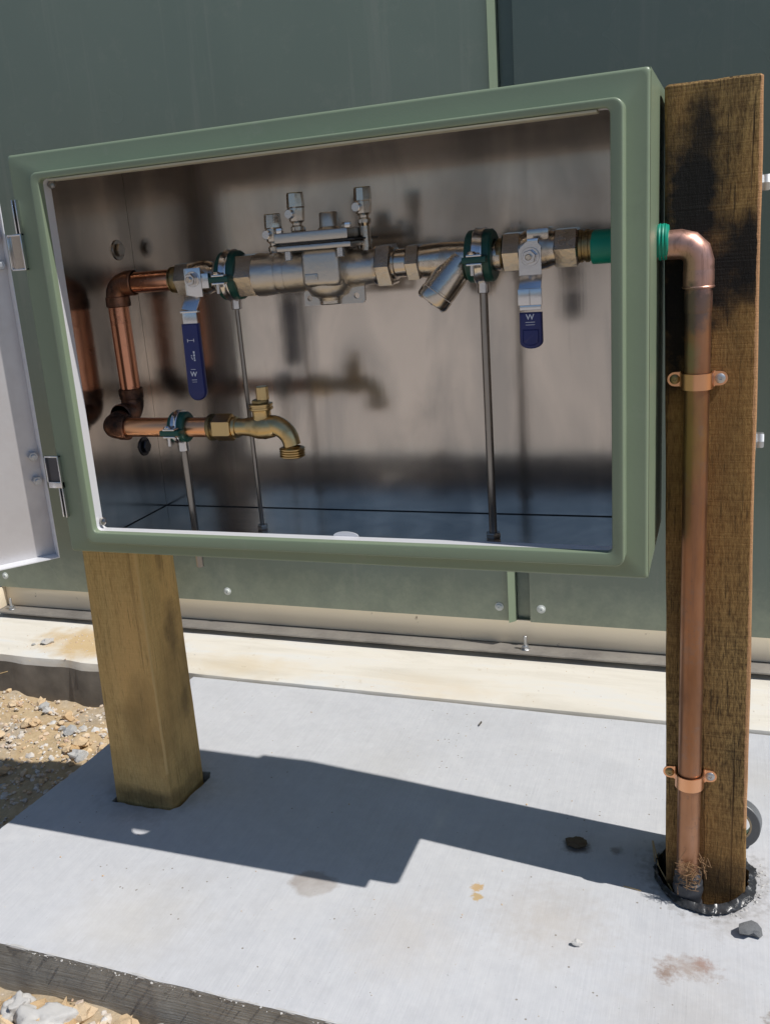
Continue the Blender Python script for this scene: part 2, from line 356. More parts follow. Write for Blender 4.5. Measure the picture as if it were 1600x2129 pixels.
# ------------------------------------------------------------------ geometry helpers
def rotz_frame(d):
    d = Vector(d).normalized()
    a = Vector((0, 0, 1)) if abs(d.z) < .9 else Vector((1, 0, 0))
    u = d.cross(a).normalized(); v = d.cross(u).normalized()
    return u, v
class MB:
    """collects shapes in world coordinates; build() links ONE mesh object"""
    def __init__(s): s.bm = bmesh.new()
    def box(s, x0, x1, y0, y1, z0, z1, bevel=0, seg=2, rot=None, piv=None):
        r = bmesh.ops.create_cube(s.bm, size=1); vs = r['verts']
        for v in vs:
            v.co = Vector((x0 + (v.co.x + .5) * (x1 - x0), y0 + (v.co.y + .5) * (y1 - y0), z0 + (v.co.z + .5) * (z1 - z0)))
        if bevel:
            es = list({e for v in vs for e in v.link_edges})
            out = bmesh.ops.bevel(s.bm, geom=es, offset=bevel, segments=seg, affect='EDGES', profile=.5)
            vs = list({v for f in out['faces'] for v in f.verts} | {v for v in vs if v.is_valid})
        if rot is not None:
            piv = Vector(piv)
            for v in vs: v.co = piv + rot @ (v.co - piv)
        return vs
    def lathe(s, o, d, prof, n=28, phase=0, cap=True, sc=(1, 1)):
        o = Vector(o); d = Vector(d).normalized(); u, v = rotz_frame(d); rings = []
        for t, r in prof:
            if r < 1e-6: rings.append([s.bm.verts.new(o + d * t)]); continue
            rings.append([s.bm.verts.new(o + d * t + u * (r * sc[0] * math.cos(phase + 2 * math.pi * k / n)) + v * (r * sc[1] * math.sin(phase + 2 * math.pi * k / n))) for k in range(n)])
        for a, b in zip(rings[:-1], rings[1:]):
            for k in range(n):
                k2 = (k + 1) % n
                if len(a) == 1 and len(b) == 1: continue
                if len(a) == 1: s.bm.faces.new((a[0], b[k], b[k2]))
                elif len(b) == 1: s.bm.faces.new((a[k], b[0], a[k2]))
                else: s.bm.faces.new((a[k], b[k], b[k2], a[k2]))
        if cap:
            for rg in (rings[0], rings[-1]):
                if len(rg) > 2: s.bm.faces.new(rg)
    def cyl(s, a, b, r, n=24, ch=.0006):
        a = Vector(a); b = Vector(b); L = (b - a).length
        s.lathe(a, b - a, [(0, r - ch), (ch, r), (L - ch, r), (L, r - ch)], n)
    def hexn(s, a, b, af, phase=0, n=6):
        a = Vector(a); b = Vector(b); L = (b - a).length; r = af / 2 / math.cos(math.pi / n); c = min(.0016, L * .2)
        s.lathe(a, b - a, [(0, r * .9), (c, r), (L - c, r), (L, r * .9)], n, phase)
    def tube(s, path, r, n=20, cap=True):
        P = [Vector(p) for p in path]; rs = r if isinstance(r, (list, tuple)) else [r] * len(P)
        t0 = (P[1] - P[0]).normalized(); u, v = rotz_frame(t0); rings = []; pt = t0
        for i, p in enumerate(P):
            t = (P[min(i + 1, len(P) - 1)] - P[max(i - 1, 0)]).normalized()
            q = pt.rotation_difference(t); u = q @ u; v = q @ v; pt = t
            rings.append([s.bm.verts.new(p + u * (rs[i] * math.cos(2 * math.pi * k / n)) + v * (rs[i] * math.sin(2 * math.pi * k / n))) for k in range(n)])
        for a, b in zip(rings[:-1], rings[1:]):
            for k in range(n): s.bm.faces.new((a[k], b[k], b[(k + 1) % n], a[(k + 1) % n]))
        if cap: s.bm.faces.new(rings[0]); s.bm.faces.new(rings[-1])
    def plate(s, outer, holes, to3, th):
        """flat plate with holes: 2D loops, mapped by to3(a, b, depth)"""
        es = []; loops = []
        for lp in [outer] + holes:
            vs = [s.bm.verts.new(to3(a, b, 0)) for a, b in lp]; loops.append(vs)
            for i in range(len(vs)): es.append(s.bm.edges.new((vs[i], vs[(i + 1) % len(vs)])))
        f = bmesh.ops.triangle_fill(s.bm, edges=es, use_beauty=True)
        top = [g for g in f['geom'] if isinstance(g, bmesh.types.BMFace)]
        low = [[s.bm.verts.new(to3(a, b, th)) for a, b in lp] for lp in [outer] + holes]
        mp = {v: w for L, K in zip(loops, low) for v, w in zip(L, K)}
        for fc in top: s.bm.faces.new([mp[v] for v in reversed(fc.verts)])
        for L, K in zip(loops, low):
            for i in range(len(L)):
                j = (i + 1) % len(L); s.bm.faces.new((L[i], L[j], K[j], K[i]))
    def loops(s, rings, close=False):
        R = [[s.bm.verts.new(p) for p in rg] for rg in rings]
        for a, b in zip(R[:-1], R[1:]):
            n = len(a)
            for k in range(n): s.bm.faces.new((a[k], b[k], b[(k + 1) % n], a[(k + 1) % n]))
        return R
    def build(s, name, mat, parent=None, loc=None, smooth=35, recalc=True, mats=None):
        bm = s.bm
        if recalc: bmesh.ops.recalc_face_normals(bm, faces=bm.faces)
        off = Vector(loc) if loc is not None else Vector((0, 0, 0))
        if parent is not None:
            q = parent
            while q.parent: q = q.parent
            off = q.location.copy()
        for v in bm.verts: v.co -= off
        for f in bm.faces: f.smooth = True
        lim = math.radians(smooth)
        for e in bm.edges:
            if len(e.link_faces) == 2 and e.calc_face_angle(0) > lim: e.smooth = False
        me = bpy.data.meshes.new(name); bm.to_mesh(me); bm.free()
        me.materials.append(mat)
        for mm in (mats or []): me.materials.append(mm)
        o = bpy.data.objects.new(name, me); COL.objects.link(o)
        if parent is not None: o.parent = parent
        else: o.location = off
        return o
def tag(o, label=None, cat=None, group=None, kind=None):
    if label: o['label'] = label
    if cat: o['category'] = cat
    if group: o['group'] = group
    if kind: o['kind'] = kind
    return o
def thing(name, label, cat, loc=(0, 0, 0), group=None):
    o = bpy.data.objects.new(name, None); COL.objects.link(o); o.location = loc; o.empty_display_size = .02
    return tag(o, label, cat, group)
def copy_obj(o, parent=None, loc=None):
    c = o.copy(); COL.objects.link(c)
    if parent is not None: c.parent = parent
    if loc is not None: c.location = loc
    return c
def arc(c, a0, a1, r, u, v, n=10):
    c = Vector(c); u = Vector(u); v = Vector(v)
    return [c + u * (r * math.cos(a0 + (a1 - a0) * i / n)) + v * (r * math.sin(a0 + (a1 - a0) * i / n)) for i in range(n + 1)]
PI = math.pi
def fbm(x, y, z=0, o=4):
    return noise.fractal(Vector((x, y, z)), 1.0, 2.0, o)

# ------------------------------------------------------------------ ground, added hill
def axis_pts(lo, hi, a, b, step, far):
    mid = list(np.arange(a, b + 1e-6, step))
    out, d = [], step
    x = a
    while x > lo: d *= 1.45; x -= d; out.append(max(x, lo))
    out2, d, x = [], step, b
    while x < hi: d *= 1.45; x += d; out2.append(min(x, hi))
    return out[::-1] + mid + out2
def dirt_h(x, y):
    h = -.092 + .018 * fbm(x * 4, y * 4, 3) + .010 * fbm(x * 17, y * 17, 9)
    h += .006 * fbm(x * 45, y * 45, 2)
    h += .028 * math.exp(-((x - .02) ** 2 / .06 + (y + .26) ** 2 / .012))
    h += .020 * math.exp(-((x + .30) ** 2 / .03 + (y - .36) ** 2 / .03))
    return h
xs = axis_pts(-600, 600, -1.6, 1.4, .025, 1); ys = axis_pts(-600, 600, -.9, .62, .025, 1)
me = bpy.data.meshes.new('ground')
vv = [(x, y, dirt_h(x, y) if abs(x) < 6 and abs(y) < 6 else -.09) for y in ys for x in xs]
nx = len(xs)
ff = [(j * nx + i, j * nx + i + 1, (j + 1) * nx + i + 1, (j + 1) * nx + i) for j in range(len(ys) - 1) for i in range(nx - 1)]
me.from_pydata(vv, [], ff); me.materials.append(M['dirt'])
for p in me.polygons: p.use_smooth = True
g = bpy.data.objects.new('ground', me); COL.objects.link(g); tag(g, kind='structure')

# low bank added behind the viewer to darken the sky mirrored in the steel
b = MB(); rings = []
for k, (dist, h) in enumerate([(26, -.1), (28, 1.4), (31, 2.8), (36, 3.8), (46, 4.4), (60, -.1)]):
    rg = []
    for i in range(61):
        a = math.radians(150 + i * 4.0)
        hh = h * (1 + .35 * fbm(math.cos(a) * 3, math.sin(a) * 3, k * .2)) if h > 0 else h
        rg.append(b.bm.verts.new((.8 + dist * math.cos(a), dist * math.sin(a), hh)))
    rings.append(rg)
for r0, r1 in zip(rings[:-1], rings[1:]):
    for i in range(60): b.bm.faces.new((r0[i], r0[i + 1], r1[i + 1], r1[i]))
tag(b.build('added_hill', M['added_bank']), kind='structure')

# ------------------------------------------------------------------ concrete slab with two post holes
def jitter_line(p0, p1, n, amp, seed):
    out = []
    for i in range(n):
        t = i / n; x = p0[0] + (p1[0] - p0[0]) * t; y = p0[1] + (p1[1] - p0[1]) * t
        nx_, ny_ = -(p1[1] - p0[1]), (p1[0] - p0[0]); L = math.hypot(nx_, ny_)
        d = amp * fbm(x * 12, y * 12, seed, 5)
        out.append((x + nx_ / L * d, y + ny_ / L * d))
    return out
SX0, SX1, SY0, SY1 = -.222, 1.75, -.208, .5605
outer = jitter_line((-.238, SY0), (SX1, SY0 + .002), 420, .0022, 1) + [(SX1, SY0 + .003)] + \
        jitter_line((SX1, SY1), (-.198, SY1), 60, .0015, 2) + jitter_line((-.198, SY1), (-.238, SY0), 60, .004, 3)
HR = (.7945, .163)
def hole_r(a): return .073 * (1 + .05 * math.sin(3 * a + 1) + .035 * fbm(math.cos(a) * 3, math.sin(a) * 3, 5))
holeR = [(HR[0] + hole_r(2 * PI * k / 56) * .80 * math.cos(2 * PI * k / 56), HR[1] + hole_r(2 * PI * k / 56) * math.sin(2 * PI * k / 56)) for k in range(56)]
hl = [(-.0975, .1175), (-.05, .1150), (.010, .1175), (.0215, .133), (.027, .222), (.020, .236), (-.03, .234), (-.0975, .230)]
holeL = []
for i in range(len(hl)):
    a, c = hl[i], hl[(i + 1) % len(hl)]
    for t in range(6):
        x = a[0] + (c[0] - a[0]) * t / 6; y = a[1] + (c[1] - a[1]) * t / 6
        holeL.append((x + .003 * fbm(x * 60, y * 60, 1), y + .003 * fbm(x * 60, y * 60, 7)))
m_ = MB(); m_.plate(outer, [holeR, holeL], lambda a, c, t: Vector((a, c, -t)), .16)
bmesh.ops.recalc_face_normals(m_.bm, faces=m_.bm.faces)
for f in m_.bm.faces:
    if abs(f.normal.z) < .5: f.material_index = 1
o = m_.build('concrete_slab', M['conc'], mats=[M['form']], smooth=30); tag(o, kind='structure')
# flat floor of the two holes, deep shade put into its colour
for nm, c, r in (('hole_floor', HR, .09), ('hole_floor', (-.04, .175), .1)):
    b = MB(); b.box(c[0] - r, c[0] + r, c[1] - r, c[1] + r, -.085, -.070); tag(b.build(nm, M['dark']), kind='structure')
# crumbs of mortar along the front arris (one mass)
def rock_mesh(seed, n=1, flat=.7, rough=.35):
    bm = bmesh.new(); bmesh.ops.create_icosphere(bm, subdivisions=n, radius=1)
    for v in bm.verts:
        d = v.co.normalized(); k = 1 + rough * noise.noise(d * 1.6 + Vector((seed * 3.1, 0, 0))) * 1.6 + rough * .4 * noise.noise(d * 5 + Vector((0, seed, 0)))
        # facet: snap towards a few planes
        v.co = d * k; v.co.z *= flat
    for i in range(5):
        rr = random.Random(seed * 10 + i); nrm = Vector((rr.uniform(-1, 1), rr.uniform(-1, 1), rr.uniform(-.6, 1))).normalized(); dd = rr.uniform(.55, .85)
        for v in bm.verts:
            e = v.co.dot(nrm) - dd
            if e > 0: v.co -= nrm * e
    bm.normal_update()
    return bm
def rock_arrays(seed, n=1, flat=.7, rough=.35):
    bm = rock_mesh(seed, n, flat, rough); v = np.array([x.co[:] for x in bm.verts]); f = np.array([[a.index for a in p.verts] for p in bm.faces]); bm.free(); return v, f
protos = [rock_arrays(i, 1, .7, .4) for i in range(10)]
def scatter(name, mat, pts, kind='stuff', protos=protos):
    V, F, off = [], [], 0
    for (x, y, z, s) in pts:
        v, f = protos[rng.integers(len(protos))]
        a, bb = rng.uniform(0, 2 * PI), rng.uniform(-.5, .5); ca, sa, cb, sb = math.cos(a), math.sin(a), math.cos(bb), math.sin(bb)
        Rm = np.array([[ca, -sa, 0], [sa, ca, 0], [0, 0, 1]]) @ np.array([[1, 0, 0], [0, cb, -sb], [0, sb, cb]])
        V.append((v * np.array([s, s * rng.uniform(.6, 1), s * rng.uniform(.6, 1)])) @ Rm.T + np.array([x, y, z])); F.append(f + off); off += len(v)
    V = np.vstack(V); F = np.vstack(F)
    me = bpy.data.meshes.new(name); me.from_pydata(V.tolist(), [], F.tolist()); me.materials.append(mat)
    o = bpy.data.objects.new(name, me); COL.objects.link(o); tag(o, kind=kind); return o
q = MB(); rr_, pp_ = [], []
for (x, y) in outer[:345]:
    pp_.append((x, y + .0018, -.0014 + .0008 * fbm(x * 40, 1, 1))); rr_.append(max(.0009, .0017 + .0016 * fbm(x * 26, 5, 5, 5)))
q.tube(pp_, rr_, 7)
for v in q.bm.verts: v.co += Vector((0, .0012 * noise.noise(v.co * 260), .0010 * noise.noise(v.co * 300 + Vector((5, 5, 5)))))
tag(q.build('cement_lip', M['cement'], smooth=25), kind='structure')
pts = []
for i in range(260):
    x = rng.uniform(-.24, .75); y = SY0 + .0022 * fbm(x * 12, SY0 * 12, 1, 5)
    if fbm(x * 9, 2, 2) > -.05: pts.append((x, y - .001 + rng.normal(0, .0015), rng.uniform(-.004, .0), float(rng.choice([.0006, .0009, .0014, .0022], p=[.4, .3, .22, .08]))))
scatter('mortar_crumbs', M['cement'], pts)
pts = []
for i in range(130):
    a = rng.uniform(-1.45, .6); r = .004 + abs(rng.normal(0, .006))
    pts.append((HR[0] + (.062 + r) * math.cos(a), HR[1] + (.074 + r) * math.sin(a), rng.uniform(-.001, .001), float(rng.choice([.0008, .0013, .002, .003], p=[.45, .3, .18, .07]))))
scatter('concrete_crumbs', M['cement'], pts)
# fine grit blown over the slab and footing
pts = []
for i in range(340):
    x, y = rng.uniform(-.2, 1.0), rng.uniform(-.2, .55)
    if fbm(x * 3, y * 3, 12) > rng.uniform(-.5, .5) and not (math.hypot(x - HR[0], y - HR[1]) < .08) and not (-.11 < x < .03 and .1 < y < .24):
        pts.append((x, y, .0004, rng.choice([.0007, .001, .0013, .002], p=[.5, .3, .15, .05])))
for i in range(170): pts.append((rng.normal(-.50, .10), rng.normal(.655, .035), .0062, rng.uniform(.0008, .003)))
for i in range(60): pts.append((rng.uniform(-.2, .9), rng.uniform(.57, .75), .0062, rng.uniform(.0006, .0016)))
scatter('grit', M['rock_mix'], pts)

# gravel and dirt clods: uncountable mass in the pit on the left and along the front
pts = []
def inpit(x, y):
    xl = -.238 + (y - SY0) * .052
    return (y < SY0 - .003) or (x < xl - .004 and y < .557)
N = 0
while N < 8000:
    if rng.random() < .75: x, y = rng.uniform(-1.15, -.19), rng.uniform(-.1, .555)
    else: x, y = rng.uniform(-.25, .75), rng.uniform(-.42, -.205)
    if not inpit(x, y): continue
    s = float(np.clip(rng.lognormal(-5.75, .55), .001, .011))
    pts.append((x, y, dirt_h(x, y) + s * .15, s)); N += 1
scatter('gravel', M['rock_mix'], pts)
# stones that can be told apart, each its own object
stone_me = {}
for i in range(8):
    for key in ('rock_tan', 'rock_grey'):
        bm = rock_mesh(40 + i, 2, .7, .42); me = bpy.data.meshes.new('stone'); bm.to_mesh(me); bm.free(); me.materials.append(M[key]); stone_me[(key, i)] = me
def stone(x, y, s, key, lab, grp, z=None, name='stone'):
    me = stone_me[(key, int(rng.integers(8)))]
    o = bpy.data.objects.new(name, me); COL.objects.link(o)
    o.location = (x, y, (dirt_h(x, y) if z is None else z) + s * .35); o.scale = (s, s * rng.uniform(.7, 1), s * rng.uniform(.65, .9)); o.rotation_euler = (rng.uniform(-.4, .4), rng.uniform(-.4, .4), rng.uniform(0, 6.28))
    return tag(o, lab, 'stone', grp)
cnt = 0
while cnt < 95:
    x, y = rng.uniform(-.85, -.23), rng.uniform(.05, .535)
    if not inpit(x, y) or x > -.25 and y < .3: continue
    key = 'rock_tan' if rng.random() < .72 else 'rock_grey'
    sz = rng.uniform(.008, .019)
    where = 'close under the footing' if y > .46 else ('out in the sun at far left' if x < -.5 and y > .2 else ('in the shade beside the slab' if y < .2 else 'in the sunlit gravel beside the pine post'))
    lab = ('larger ' if sz > .0135 else 'small ') + ('tan' if key == 'rock_tan' else 'grey') + ' stone ' + where
    stone(x, y, sz, key, lab, 'tan stones in the gravel left of the slab' if key == 'rock_tan' else 'grey stones in the gravel left of the slab'); cnt += 1
for i in range(34):
    x = rng.uniform(-.10, .30); y = rng.uniform(-.285, -.228)
    s = rng.uniform(.010, .022) * (1 if x > .0 else .9)
    key = 'rock_tan' if rng.random() < .78 else 'rock_grey'
    lab = ('big' if s > .016 else 'small') + (' rough tan' if key == 'rock_tan' else ' rough grey') + ' rock at the front slab edge, ' + ('left of the white mortar lump' if x < .02 else ('just right of the white mortar lump' if x < .16 else 'towards the pale mortar chip'))
    stone(x, y, s, key, lab, 'tan rocks along the front slab edge' if key == 'rock_tan' else 'grey rocks along the front slab edge', name='rock')
def lump(name, c, s, mat, label, cat, seed, n=3, rough=.5, grp=None, rot=0):
    if n == 2:
        bm = rock_mesh(seed, 2, .8, .45); me = bpy.data.meshes.new(name); bm.to_mesh(me); bm.free(); me.materials.append(mat)
        o = bpy.data.objects.new(name, me); COL.objects.link(o); o.location = c; o.scale = s; o.rotation_euler = (0, 0, rot); return tag(o, label, cat, grp)
    bm = bmesh.new(); bmesh.ops.create_icosphere(bm, subdivisions=n + 1, radius=1); me = bpy.data.meshes.new(name)
    for v in bm.verts:
        d = v.co.normalized(); w = noise.noise(d * 1.5 + Vector((seed, 0, 0)))
        v.co = d * (1 + rough * w + .13 * noise.noise(d * 4.5 + Vector((0, seed, 0))) + .05 * noise.noise(d * 13) + .045 * noise.noise(d * 27))
        v.co.z = min(v.co.z * .8, .62 + .06 * noise.noise(d * 5))
    for f in bm.faces: f.smooth = True
    bm.to_mesh(me); bm.free(); me.materials.append(mat)
    o = bpy.data.objects.new(name, me); COL.objects.link(o); o.location = c; o.scale = s; o.rotation_euler = (0, 0, rot); tag(o, label, cat, grp); return o
lump('mortar_lump', (.052, -.262, -.056), (.036, .026, .030), M['plaster'], 'big white broken lump of mortar at the slab front edge', 'mortar lump', 91, rough=.7, rot=.2)
lump('mortar_lump', (.004, -.252, -.052), (.016, .018, .022), M['plaster'], 'smaller white mortar piece at the far left frame edge', 'mortar lump', 95, rough=.7)
lump('mortar_lump', (.205, -.236, -.058), (.022, .014, .016), M['plaster'], 'flat pale mortar chip at the bottom edge of the photo', 'mortar lump', 97, rough=.6)
lump('mortar_lump', (.100, -.300, -.066), (.020, .020, .016), M['rock_tan'], 'large tan clay clod beside the white mortar lump', 'clod', 93, rough=.6)
lump('stone', (.849, .062, .008), (.013, .011, .011), M['rock_dark'], 'angular dark grey stone on the slab beside the right post', 'stone', 61, 2)
lump('dirt_clod', (.629, .186, .004), (.014, .011, .006), M['clod'], 'brown dirt clod lying in the shadow on the slab', 'dirt clod', 62, 3, .3)
lump('stone', (-.624, .6365, .012), (.014, .011, .009), M['rock_grey'], 'blue grey stone sitting on the pale footing at left', 'stone', 63, 2)
lump('stone', (.657, -.012, .003), (.0062, .005, .005), M['rock_grey'], 'tiny grey pebble alone in the middle of the sunlit slab', 'pebble', 64, 2)
lump('stone', (-.652, .622, .008), (.005, .005, .004), M['rock_grey'], 'tiny dark pebble beside the blue grey stone', 'pebble', 65, 2)

# ------------------------------------------------------------------ footing of the building
m_ = MB()
prof = [(.562, -.16), (.562, -.012), (.566, .0045), (.572, .006), (.80, .006), (.86, .006)]
xsf = np.linspace(-2.6, 2.4, 260); rings = []
for x in xsf:
    rg = []
    for j, (y, z) in enumerate(prof):
        dy = .0016 * fbm(x * 9, j, 4) if j in (2, 3) else 0
        if x < -.2 and j in (0, 1): dy += .008 * fbm(x * 6, j * 1.5, 8)
        if x < -.2 and j in (1, 2): dy += .004 * fbm(x * 14, 3, 8)
        rg.append(m_.bm.verts.new((x, y + dy, z + (.0008 * fbm(x * 5, j, 2) if j > 1 else 0))))
    rings.append(rg)
for a, c in zip(rings[:-1], rings[1:]):
    for j in range(len(prof) - 1):
        f = m_.bm.faces.new((a[j], c[j], c[j + 1], a[j + 1]))
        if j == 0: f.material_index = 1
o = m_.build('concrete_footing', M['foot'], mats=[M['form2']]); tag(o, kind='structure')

# ------------------------------------------------------------------ metal building behind
bd = thing('metal_building', 'olive green sheet metal building with a panel joint behind the valve box', 'building', (.4, .80, .006))
YP = .790
def panel(x0, x1, z0, z1):
    q = MB(); q.box(x0, x1, YP, YP + .018, z0, z1, .0015)
    return q.build('wall_panel', M['wall'], bd)
panel(-2.30, .4122, .074, 2.35); panel(.4545, 2.1, .074, 2.35)
q = MB(); cs_ = [(.4124, .7890), (.4136, .7806), (.4255, .7925), (.4255, .8085), (.4124, .8085)]
RR = q.loops([[Vector((x, y, z)) for x, y in cs_] for z in (.0735, 2.35)]); q.bm.faces.new(RR[0]); q.bm.faces.new(RR[1])
q.build('joint_trim', M['green'], bd, smooth=20)
q = MB(); q.box(.4260, .4540, YP + .022, YP + .03, .03, 2.35); q.build('joint_backing', M['wall'], bd)
q = MB(); q.box(-2.29, 2.09, YP + .04, 3.2, .02, 2.34); q.build('wall', M['wall'], bd)
q = MB(); q.box(-2.36, 2.16, YP - .045, 3.26, 2.352, 2.43, .004); q.build('roof', M['wall'], bd)
# base channel: web + bottom flange + top flange
q = MB()
q.box(-.868, 2.05, .800, .806, .0215, .0735, .0008); q.build('channel_web', M['channel'], bd)
q = MB(); q.box(-.868, 2.05, .754, .7995, .0175, .0213, .0008); q.build('channel_flange', M['chandark'], bd)  # flange in a darker tone than the web
q = MB(); q.box(-.872, -.8685, .762, .806, .0215, .0735, .0005); q.build('end_plate', M['channel'], bd)
q = MB(); q.box(-2.25, -.8745, .812, .83, .008, .0735); q.build('blue_membrane', M['bluebase'], bd)
q = MB(); q.box(-2.2, 2.0, .835, .86, .0065, .019); q.build('shade_gap_strip', M['dark'], bd)  # near-black, the shade gap under the channel painted in
# screws
def screw_mesh():
    q = MB(); q.lathe((0, -.0001, 0), (0, -1, 0), [(0, .0088), (.0012, .0088), (.0016, .0062), (.0036, .0055), (.0046, .0035), (.0046, .0022), (.0030, .0018), (.0030, 0)], 20)
    return q
sc0 = None
for x, z in [(-.226, .100), (.393, .104), (.477, .104), (-.852, .104), (-1.45, .104), (1.02, .104), (1.6, .104), (.393, 2.2), (.477, 2.2)]:
    if sc0 is None:
        q = screw_mesh(); sc0 = q.build('screw', M['screwgrey']); sc0.parent = bd; o = sc0
    else: o = copy_obj(sc0)
    o.location = Vector((x, YP, z)) - bd.location
for i, x in enumerate([.446, -.838]):
    q = MB(); q.cyl((x, .776, .0213), (x, .776, .050), .0034, 12); q.hexn((x, .776, .0226), (x, .776, .030), .013); q.cyl((x, .776, .0214), (x, .776, .0227), .0095, 16)
    q.build('anchor_bolt', M['bolt'], bd)

# ------------------------------------------------------------------ posts
def post_mesh(q, b0, b1, y0, y1, z0, z1, t0=0.0, bev=.0035, nz=60, seed=0, amp=.0006, topwave=0.0):
    """rounded-arris timber with slightly uneven faces; b0/b1 = (x0,x1) at z=0 and at z=1 m"""
    rings = []; n = nz
    for i in range(n + 1):
        z = z0 + (z1 - z0) * i / n; xa = b0[0] + (b1[0] - b0[0]) * z; xb = b0[1] + (b1[1] - b0[1]) * z
        rg = []
        cs = [(xb - bev, y0 + bev, -PI / 2), (xb - bev, y1 - bev, 0), (xa + bev, y1 - bev, PI / 2), (xa + bev, y0 + bev, PI)]
        for ci, (cx, cy, a0) in enumerate(cs):
            for k in range(4):
                a = a0 + k * PI / 6
                x, y = cx + bev * math.cos(a), cy + bev * math.sin(a)
                d = amp * fbm(x * 22, y * 22, z * 6 + seed)
                rg.append(Vector((x + d, y + d * .8, z + (topwave * (.5 + fbm(x * 14, y * 14, seed)) if i == n else 0))))
            # intermediate points along the face
            nxc = cs[(ci + 1) % 4]; ax = rg[-1]
            ex = Vector((nxc[0] + bev * math.cos(nxc[2]), nxc[1] + bev * math.sin(nxc[2]), z))
            for k in range(1, 8):
                p = ax.lerp(ex, k / 8); d = amp * 1.4 * fbm(p.x * 22, p.y * 22, z * 5 + seed)
                rg.append(Vector((p.x, p.y + d, z + (topwave * (.5 + fbm(p.x * 14, p.y * 14, seed)) if i == n else 0))))
        rings.append(rg)
    R = q.loops(rings)
    top = [q.bm.verts.new(v.co.lerp(Vector(((b1[0] + b1[1]) / 2, (y0 + y1) / 2, z1)), .06) + Vector((0, 0, .0025))) for v in R[-1]]
    for k in range(len(top)): q.bm.faces.new((R[-1][k], top[k], top[(k + 1) % len(top)], R[-1][(k + 1) % len(top)]))
    q.bm.faces.new(top); q.bm.faces.new(R[0])
pr = thing('timber_post', 'dark rough sawn scorched timber post carrying the copper riser pipe', 'post', (.795, .18, 0))
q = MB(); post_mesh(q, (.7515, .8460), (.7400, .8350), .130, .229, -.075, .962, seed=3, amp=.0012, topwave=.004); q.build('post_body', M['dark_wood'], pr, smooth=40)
for z in (.862, .580):
    q = MB(); xb = .846 - .011 * z
    q.cyl((xb - .001, .182, z), (xb + .0012, .182, z), .0125, 24, .0004); q.hexn((xb + .001, .182, z), (xb + .0095, .182, z), .0165)
    q.build('bolt', M['bolt'], pr)
pl = thing('timber_post', 'golden treated pine post under the left end of the valve box', 'post', (-.042, .17, 0))
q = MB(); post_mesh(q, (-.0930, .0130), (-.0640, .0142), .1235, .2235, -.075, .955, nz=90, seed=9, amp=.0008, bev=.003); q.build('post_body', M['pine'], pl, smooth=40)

# ------------------------------------------------------------------ the enclosure
W, ZB, ZT, D = .736, .470, .970, .2175
XL = .0170     # inner face of the left wall: the hinge-side flange overhangs it
enc = thing('valve_enclosure', 'open green steel valve box with bare stainless interior between two posts', 'metal box', (W / 2, D / 2, ZB))
t = .0016
HOLE = (.318, .028, .0180)
def circ(c, r, n=32): return [(c[0] + r * math.cos(2 * PI * k / n), c[1] + r * math.sin(2 * PI * k / n)) for k in range(n)]
q = MB(); q.box(XL - t, XL, .0045, D, ZB + t, ZT - t); q.build('side_wall', M['green'], enc)
q = MB(); q.box(W - t, W, .0045, D, ZB + t, ZT - t); q.build('side_wall', M['green'], enc)
q = MB(); q.box(XL - t, W, .0045, D, ZT - t, ZT); q.build('top_wall', M['green'], enc)
q = MB(); q.plate([(XL - t, .0045), (W, .0045), (W, D), (XL - t, D)], [circ(HOLE[:2], HOLE[2])], lambda a, c, k: Vector((a, c, ZB + k)), t); q.build('bottom_wall', M['green'], enc)
q = MB(); q.box(XL - t, W, D + .0002, D + t, ZB, ZT); q.build('back_wall', M['green'], enc)
g_ = .0018
q = MB(); q.box(XL + .0010, W - g_ - .0008, D - .0012, D - .0002, ZB + g_ + .001, ZT - g_ - .001); q.build('back_panel', M['steel'], enc)
q = MB(); q.box(XL + .0002, XL + .0009, .006, D - .0016, ZB + g_, ZT - g_); q.build('side_panel', M['steel'], enc)
q = MB(); q.box(W - g_ - .0007, W - g_, .006, D - .0016, ZB + g_, ZT - g_); q.build('side_panel', M['steel'], enc)
q = MB(); q.box(XL + .001, W - g_ - .001, .006, D - .0016, ZT - g_ - .0008, ZT - g_); q.build('ceiling_panel', M['steel'], enc)
q = MB(); q.plate([(XL + .001, .006), (W - g_ - .001, .006), (W - g_ - .001, D - .0016), (XL + .001, D - .0016)], [circ(HOLE[:2], HOLE[2])], lambda a, c, k: Vector((a, c, ZB + g_ + k)), .0008); q.build('floor_panel', M['steel'], enc)
def rrect(x0, x1, z0, z1, y, r, n=7):
    out = []
    for cx, cz, a0 in ((x1 - r, z0 + r, -PI / 2), (x1 - r, z1 - r, 0), (x0 + r, z1 - r, PI / 2), (x0 + r, z0 + r, PI)):
        for k in range(n + 1):
            a = a0 + PI / 2 * k / n; out.append(Vector((cx + r * math.cos(a), y, cz + r * math.sin(a))))
    return out
OX0, OX1, OZ0, OZ1 = .0548, .7020, .5040, .9375      # opening
GX0, GX1, GZ0, GZ1 = .0425, .7142, .4890, .9455      # foot of the raised lip
def ring(i, y, r, base='g'):
    if base == 'g': return rrect(GX0 + i, GX1 - i, GZ0 + i, GZ1 - i, y, r)
    if base == 'o': return rrect(OX0 - i, OX1 + i, OZ0 - i, OZ1 + i, y, r)
    return rrect(i, W - i, ZB + i, ZT - i, y, r)
q = MB()
